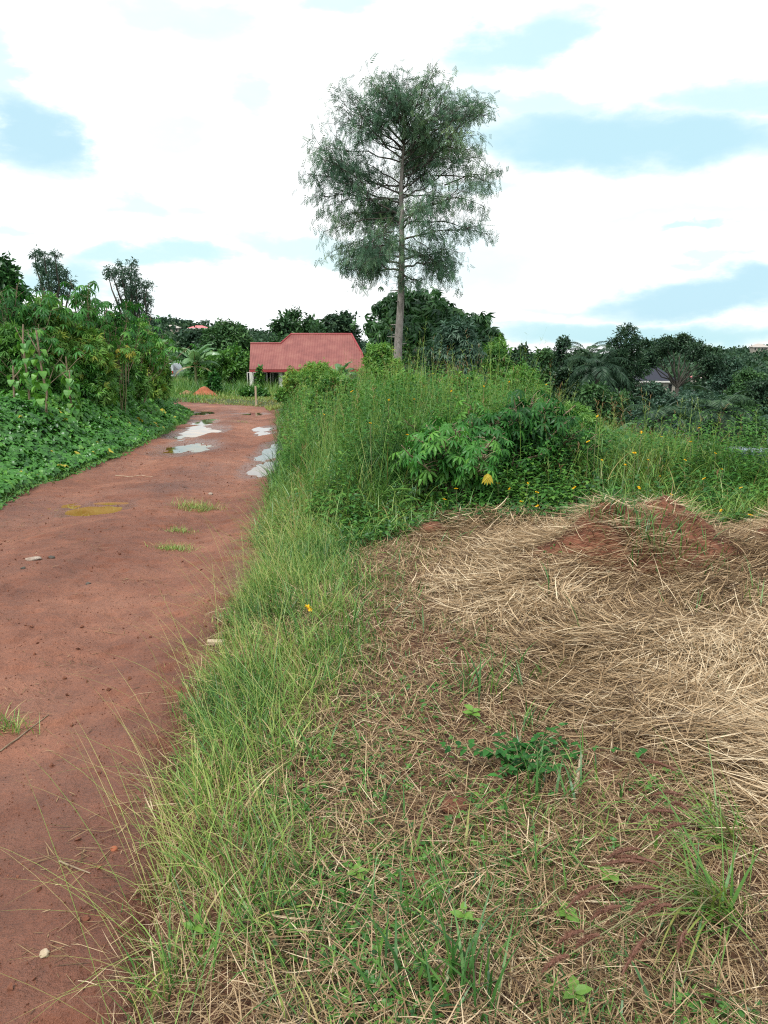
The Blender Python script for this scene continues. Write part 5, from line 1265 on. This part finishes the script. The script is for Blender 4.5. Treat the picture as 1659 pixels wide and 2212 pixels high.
heap('soil_heap', 'bright red heap of loose soil beside the road bend', 442, 855, 832, 66, 54, HEAP_SOIL, 5)
heap('soil_heap', 'low heap of soil and dead grass left of the bright red one', 405, 857, 842, 60, 55, solid('grassy_spoil', [(.3, (.16, .07, .035)), (.5, (.24, .15, .07)), (.7, (.30, .22, .10))], 3, .95, 1, 12), 8)
# post at the edge of the bend
p = at(553, 866, 45); z0 = float(H(p[0], 45)); hh = at(553, 836, 45)[2] - z0 + .05
mb = MB(); box(mb, (-.05, -.05, -.2), (.05, .05, hh), bev=.008); o = mb.build('wooden_post', WOOD); o.location = (p[0], 45, z0); tag(o, 'short pale wooden post standing on the grass in front of the house', 'post')
# spoil mound at the back of the clearing
def mound():
    k = 170; gx = np.linspace(-1.9, 1.9, k); gy = np.linspace(-1.5, 1.5, k); X, Y = np.meshgrid(gx + MOUND[0], gy + MOUND[1], indexing='ij')
    h = mound_h(X, Y); Z = H(X, Y) + np.where(h > .004, h, -.06)
    Z = Z + fbm(X * 9, Y * 9, 160) * .05 * sst(0, .1, h) + fbm(X * 26, Y * 26, 161) * .02 * sst(0, .1, h)
    c = np.array([MOUND[0], MOUND[1], float(H(MOUND[0], MOUND[1]))])
    i, j = np.meshgrid(np.arange(k - 1), np.arange(k - 1), indexing='ij'); F = np.stack([i * k + j, (i + 1) * k + j, (i + 1) * k + j + 1, i * k + j + 1], 2).reshape(-1, 4)
    mb = MB(); mb.add(np.stack([X, Y, Z], 2).reshape(-1, 3) - c, F); o = mb.build('spoil_mound', MOUND_SOIL, None, True); o.location = c
    tag(o, 'low mound of dug red soil strewn with straw at the back of the clearing', 'soil heap')
mound()
def rock(name, label, u, v, s, m_=STONE, cat='stone', road=False, rx=1, ry=1, rz_=.6, yfix=None, jag=.35):
    fz = (lambda x, y: float(road_z(np.array([x]), np.array([y]))[0][0])) if road else hf
    p = hit(u, v, fz)
    import bmesh
    bm = bmesh.new(); bmesh.ops.create_icosphere(bm, subdivisions=3, radius=1)
    for w in bm.verts:
        c = w.co; n_ = 1 + jag * float(fbm(c.x * 1.3 + u, c.y * 1.3 + c.z * 1.7, 7)) * 2; w.co = c * n_; w.co.x *= s * rx; w.co.y *= s * ry; w.co.z *= s * rz_
    me = bpy.data.meshes.new(name); bm.to_mesh(me); bm.free(); me.materials.append(m_)
    for f_ in me.polygons: f_.use_smooth = True
    o = bpy.data.objects.new(name, me); col.objects.link(o); o.location = (p[0], p[1], p[2] + s * rz_ * .35); o.rotation_euler = (0, 0, random.uniform(0, 3)); tag(o, label, cat); return o
rock('soil_clod', 'red clod of earth at the left end of the straw under the cassava', 938, 1150, .12, MOUND_SOIL, 'clod', rx=1.2)
rock('stone', 'flat pale stone on the left part of the road', 72, 1209, .045, road=True, rx=1.5, rz_=.45)
rock('stone', 'small pale stone beside the grass tuft on the road', 455, 1068, .035, road=True)
rock('stone', 'dark pebble right of the flat pale stone', 112, 1206, .028, DBARK, road=True)
rock('stone', 'small reddish stone low in the clearing left of the leafy weed', 985, 1745, .05, MOUND_SOIL, rz_=.5)
rock('stone', 'flat reddish stone in the clearing below the yellow flower', 905, 1905, .035, MOUND_SOIL, rz_=.4)
rock('stump', 'pale broken stump sticking up behind the red mound', 1412, 1092, .055, WOOD, 'stump', rz_=2.2, rx=.8, jag=.5)
for i, (u, v, s) in enumerate([(185, 1985 * 1, .012), (96, 2062, .014), (246, 1835, .012), (50, 1228, .02), (190, 1262, .02)]):
    rock('pebble', ['tiny clay pebble on the road near the lower left corner, upper one', 'tiny pale pebble on the road in the lower left corner', 'orange pebble on the road by the verge', 'small dark pebble at the left edge of the road', 'small pebble in the middle of the road'][i], u, v, s, [MOUND_SOIL, WOOD, HEAP_SOIL, DBARK, DBARK][i], 'pebble', True)
# sticks and a wood offcut
def stick(label, u0, v0, u1, v1, r, m_=WOOD, lift=.0, road=False):
    fz = (lambda x, y: float(road_z(np.array([x]), np.array([y]))[0][0])) if road else (lambda x, y: float(SF(x, y)))
    a = hit(u0, v0, fz); b = hit(u1, v1, fz); b[2] += lift; c = (a + b) / 2
    mb = MB(); q = wob(a - c, b - c, 7, .03); q[:, 2] += r * .8; tube(mb, q, np.linspace(r, r * .6, 7), 6); o = mb.build('stick', m_, None, True); o.location = c; tag(o, label, 'stick')
stick('pale peeled stick standing aslant in the straw', 1243, 1722, 1256, 1650, .010, lift=.03)
stick('long crooked dry stem on the left edge of the road', 0, 1625, 105, 1545, .004, CSTEM, road=True)
stick('short brown twig on the lower road', 128, 1862, 195, 1888, .0035, CSTEM, road=True)
stick('long pale stalk lying across the lower right straw', 1455, 1800, 1700, 1880, .008, WOOD)
stick('thin pale twig among straw wisps beside the puddle', 250, 1028, 330, 1030, .006, WOOD, road=True)
stick('pale dry stalk lying on the grass at the bottom centre', 900, 1150 + 905, 1060, 2150, .006, WOOD)
p = hit(468, 1394, hf); mb = MB(); box(mb, (-.055, -.02, 0), (.055, .02, .026), bev=.003); o = mb.build('wood_offcut', WOOD); o.location = (p[0], p[1], p[2] + .005); o.rotation_euler = (.05, .04, .1); tag(o, 'short pale wood offcut lying where the verge meets the road', 'wood block')
# grass tufts on the road
def tuft(label, u, v, r, n, L):
    p = hit(u, v, lambda x, y: float(road_z(np.array([x]), np.array([y]))[0][0])); mb = MB()
    x = rng.normal(0, r * .5, n); y = rng.normal(0, r * .32, n); z = road_z(p[0] + x, p[1] + y)[0] - p[2]
    blades(mb, np.stack([x, y, z - .004], 1), rng.uniform(0, 6.28, n), rng.uniform(.35, 1.1, n) * L, rng.uniform(.1, 1.1, n), rng.uniform(.1, 1.1, n), .005, 3, np.clip(rng.normal(.62, .2, n), 0, 1))
    o = mb.build('grass_tuft', GRASS); o.location = p; tag(o, label, 'grass tuft')
tuft('largest yellowing grass tuft on the crown of the road', 425, 1098, .30, 420, .17); tuft('small green grass tuft below the largest on the road', 390, 1148, .17, 180, .09)
tuft('flat brownish grass tuft, lowest of the three on the road crown', 375, 1186, .19, 320, .09); tuft('grass tuft at the left edge of the near road', 22, 1575, .12, 90, .13)
tuft('tiny far grass tuft in the middle of the road before the bend', 598 - 75, 912, .4, 90, .13)
# dark blue water drum half hidden by grass on the right
def drum():
    Y = 12.5; c = at(1615, 1000, Y); zt = at(1615, 972, Y)[2]; gz = min(float(H(c[0], Y)), zt - .75); h = zt - gz; r = .33
    root = empty('water_drum', (c[0], Y, gz), 0, 'dark blue plastic drum with a pale rim half hidden in the grass', 'drum'); mb = MB()
    zz = [0, .02, .3, .32, .34, .36, .6, .62, .64, .66, .97, 1]; rr = [.95, 1, 1, 1.03, 1.03, 1, 1, 1.03, 1.03, 1, 1, .95]
    tube(mb, [(0, 0, h * q) for q in zz], [r * q for q in rr], 28); mb.build('body', paint('blue_plastic', (.03, .055, .10), .35), root, True)
    mb = MB(); tube(mb, [(0, 0, h - .05), (0, 0, h + .015)], [r * 1.06, r * 1.06], 28); mb.build('lid', paint('pale_lid', (.06, .09, .14), .3), root, True)
drum()
# the leafy trailing weed in the clearing
def leafy_weed():
    p = hit(1125, 1665, hf); root = empty('leafy_weed', p, 0, 'dark green leafy weed spreading over the straw in the clearing', 'plant'); st = MB(); lf = MB(); P = []; D = []
    for i in range(34):
        a = random.uniform(0, 6.28); L = random.uniform(.05, .27); e = np.array([math.cos(a) * L * 1.15, math.sin(a) * L * .7, random.uniform(.03, .11)])
        if i > 28: e = e + [.28, .05, 0]
        q = wob((0, 0, 0), e, 6, .05, .12); tube(st, q, np.linspace(.003, .0015, 6), 4)
        for j in range(1, 6):
            for s_ in (-1, 1): P.append(q[j]); an = a + s_ * 1.1; D.append([math.cos(an), math.sin(an), random.uniform(-.1, .5)])
    st.build('stem', STEM, root); P = np.array(P); D = np.array(D)
    stamp(lf, *leaf_t([0, .3, .65, 1], [.25, 1, .7, .05], .3, .25, wmax=.30), P, basis(D, rng.normal(0, .25, P.shape) + [0, -.2, 1]), rng.uniform(.022, .045, len(P)), np.clip(rng.normal(.22, .15, len(P)), 0, .6)); lf.build('foliage', CASS, root)
leafy_weed()
def seedling(label, u, v, L, n=4):
    p = hit(u, v, hf); root = empty('seedling', p, 0, label, 'seedling'); mb = MB(); tube(mb, [(0, 0, 0), (.004, 0, L * .6), (0, 0, L)], .0025, 5); mb.build('stem', STEM, root); lf = MB()
    a = np.arange(n) * 2.4 + .5; P = np.stack([0 * a, 0 * a, L * (.5 + .5 * np.arange(n) / n)], 1)
    stamp(lf, *leaf_t([0, .3, .65, 1], [.25, 1, .8, .05], .3, .2, wmax=.28), P, basis(np.stack([np.cos(a), np.sin(a), .5 + 0 * a], 1), np.tile([0, -.3, 1.0], (n, 1))), rng.uniform(.03, .055, n), .9); lf.build('leaf', WEED, root)
seedling('pale green seedling with oval leaves near the bottom centre', 1000, 2010, .07); seedling('bright green rosette seedling between the red seed heads', 1320, 1908, .03, 8); seedling('round leaved seedling left of the lowest seed heads', 1220, 1990, .03, 5)
seedling('small seedling at the bottom of the verge', 425, 2040, .08); seedling('round leaved seedling at the bottom edge of the clearing', 1240, 2170, .04, 6); seedling('small seedling in the clearing right of the verge', 770, 1910, .05, 6); seedling('broad leaved seedling above the leafy weed', 1020, 1560, .06, 7)
# grass with reddish seed heads leaning left
def red_grass(label, u, v, heads, nb):
    p = hit(u, v, hf); root = empty('seed_head_grass', p, 0, label, 'grass tussock'); mb = MB()
    blades(mb, np.stack([rng.normal(0, .03, nb), rng.normal(0, .03, nb), 0 * np.arange(nb)], 1), math.pi + rng.normal(.1, .9, nb), rng.uniform(.12, .48, nb), rng.uniform(.3, 1.35, nb), rng.uniform(.2, .9, nb), rng.uniform(.004, .008, nb), 6, np.clip(rng.normal(.68, .13, nb), 0, .92))
    mb.build('leaf', TALL, root); cm = MB()
    for (u0, v0, u1, v1) in heads:
        Yh = p[1] + random.uniform(-.1, .1); zb_ = 0.16
        d0 = ray(u0, v0); d1 = ray(u1, v1)
        q = []
        for d, hgt in ((d0, .20), (d1, .17)):
            tpar = (CAM_Z - (p[2] + hgt)) / -d[2]; q.append(np.array([0, 0, CAM_Z]) + d * tpar - p)
        a, b = q       # a = root end (right), b = tip (left)
        c0 = np.array([a[0] * .3, a[1] * .3, .15]); t = np.linspace(0, 1, 8)[:, None]; tube(cm, (1 - t) ** 2 * np.zeros(3) + 2 * t * (1 - t) * (c0 + [0, 0, .05]) + t ** 2 * a, .0014, 4, .5)
        k = 12; t = np.linspace(0, 1, k)[:, None]; mid = (a + b) / 2 + [0, 0, .022]; sp_ = (1 - t) ** 2 * a + 2 * t * (1 - t) * mid + t ** 2 * b
        hd = MB(); tube(hd, sp_, .004 * np.sin(np.linspace(.35, 2.9, k)) + .0008, 6)
        n = 300; w = rng.random(n); bp = np.stack([np.interp(w, t[:, 0], sp_[:, j]) for j in range(3)], 1); tn = nrm(b - a)
        dd = tn * .8 + rng.normal(0, .6, (n, 3)); stamp(hd, *diamond(.12), bp, basis(dd, rng.normal(0, 1, (n, 3))), .012 * np.sin(w * 2.7 + .3) + .004, np.clip(rng.normal(.5, .25, n), 0, 1)); hd.build('seed_head', SEEDH, root)
    cm.build('culm', STEM, root)
V_ = lambda x, y: ((1000 + x / 1.803) / 1.1573, (1700 + y / 1.803) / 1.1573)
HD = [((1280, 520), (1130, 522)), ((1300, 590), (1215, 560)), ((1260, 605), (1095, 600)), ((1290, 648), (1140, 705)), ((1245, 410), (1085, 365)), ((1165, 830), (960, 800)), ((1080, 762), (930, 805))]
red_grass('upper tussock of grass with reddish seed heads leaning in from the right edge', *V_(1500, 740), [(*V_(*a), *V_(*b)) for a, b in HD], 55)
HD2 = [((1150, 940), (985, 965)), ((900, 925), (750, 1030)), ((1165, 990), (1040, 1060)), ((1225, 1015), (1120, 1060)), ((830, 1130), (700, 1200)), ((1110, 1160), (1000, 1330)), ((900, 1150), (790, 1210)), ((760, 1240), (640, 1320)), ((1000, 1020), (860, 1080)), ((1290, 1130), (1250, 1225)), ((1100, 825), (900, 840))]
red_grass('lower tussock of grass with reddish seed heads near the bottom right', *V_(1450, 1050), [(*V_(*a), *V_(*b)) for a, b in HD2], 75)
# yellow wild flowers
def flower(i, p, h, r, label, group):
    root = empty('yellow_wildflower', p, random.uniform(0, 6), label, 'flower', group); mb = MB(); tube(mb, [(0, 0, 0), (.01, 0, h * .6), (0, 0, h)], .0025, 4); mb.build('stem', STEM, root)
    mb = MB(); k = 8; a = np.arange(k) * 2 * math.pi / k; tl = random.uniform(.1, .9)
    stamp(mb, *leaf_t([0, .5, 1], [.4, 1, .5], .1, .1, wmax=.28), np.tile([0, 0, h], (k, 1)), basis(np.stack([np.cos(a), np.sin(a), tl * np.sin(a) * -1 + .1], 1), np.tile([0, -tl, 1.0], (k, 1))), r, .5)
    tube(mb, [(0, 0, h - .004), (0, -.004, h + .006)], [r * .3, r * .2], 8, 0.0); mb.build('petals', PETAL, root); return root
p = hit(668, 1372, hf); flower(0, p, .17, .028, 'lone yellow flower in the verge beside the clearing', None)
p = hit(1428, 950, lambda x, y: float(H(x, y)) + .6); flower(1, np.array([p[0], p[1], float(H(p[0], p[1]))]), .66, .034, 'large yellow flower standing out right of the cassava bushes', None)
GRP = 'yellow wildflowers in the tall grass'
fs = [(1492, 960), (1400, 1000), (1556, 1110), (1370, 985), (1480, 1000), (1160, 1100), (1100, 1062), (1140, 1050), (985, 1062), (1075, 1050), (895, 868), (880, 945), (1010, 822), (935, 812), (1100, 830), (1160, 1070), (1240, 1060), (1350, 1010), (1425, 1035), (1300, 1000), (1520, 1040), (1600, 1060), (1450, 1075), (1330, 1090), (1385, 940), (1290, 905), (760, 850), (840, 870), (700, 900), (1510, 930), (1270, 960), (1560, 1020), (1620, 1120), (1215, 870), (1180, 835), (975, 850), (1045, 840), (800, 920), (1485, 1130), (1380, 1060), (1010, 1050), (960, 1085), (1125, 1090), (1545, 985), (1465, 910)]
def zone(u, v):
    if v < 882: return 'along the far crest of the tall grass'
    if v > 1000 and u < 1245: return 'beneath the cassava bushes'
    if u < 1245: return 'in the tall grass left of the cassava'
    if v < 1000: return 'in the grass at the valley edge'
    return 'in the grass above the red mound'
ORD = ['first', 'second', 'third', 'fourth', 'fifth', 'sixth', 'seventh', 'eighth', 'ninth', 'tenth', 'eleventh', 'twelfth', 'thirteenth', 'fourteenth', 'fifteenth', 'sixteenth', 'seventeenth', 'eighteenth']
FL = {}
for q in sorted(fs): FL.setdefault(zone(*q), []).append(q)
for i, (u, v) in enumerate(fs):
    k = 1; p = hit(u, v, lambda x, y: float(H(x, y)) + max(.12, float(tall_h(np.array(x), np.array(y))) * .93)); g = float(H(p[0], p[1])); flower(2, np.array([p[0], p[1], g]), p[2] - g + .03, random.uniform(.012, .024), f'small yellow wildflower {zone(u, v)}, {ORD[FL[zone(u, v)].index((u, v))]} from the left', GRP)
# fern by the cassava
def fern():
    p = hit(940, 1110, hf); root = empty('fern', p, 0, 'arching fern frond cluster at the foot of the small cassava shoot', 'fern'); mb = MB()
    for i in range(7):
        a = math.pi / 2 + .8 + random.uniform(-1.3, 1.3); L = random.uniform(.45, .75); k = 14; t = np.linspace(0, 1, k); e = 1.1 - 1.5 * t; px = np.cumsum(np.cos(e)) * L / k; pz = np.cumsum(np.sin(e)) * L / k
        q = np.stack([math.cos(a) * px, math.sin(a) * px * .6 - px * .3, pz], 1); tube(mb, q, np.linspace(.004, .001, k), 3, .7)
        m_ = 40; tt = np.linspace(.12, 1, m_); bp = np.stack([np.interp(tt, t, q[:, j]) for j in range(3)], 1); tn = nrm(np.gradient(bp, axis=0)); sd = nrm(np.cross(tn, [0, 0, 1.0]))
        for s_ in (-1, 1): stamp(mb, *diamond(.25), bp, basis(sd * s_ + tn * .3, np.cross(sd, tn) * -1), .09 * (1 - tt) + .012, .75)
    mb.build('frond', WEED, root)
fern()
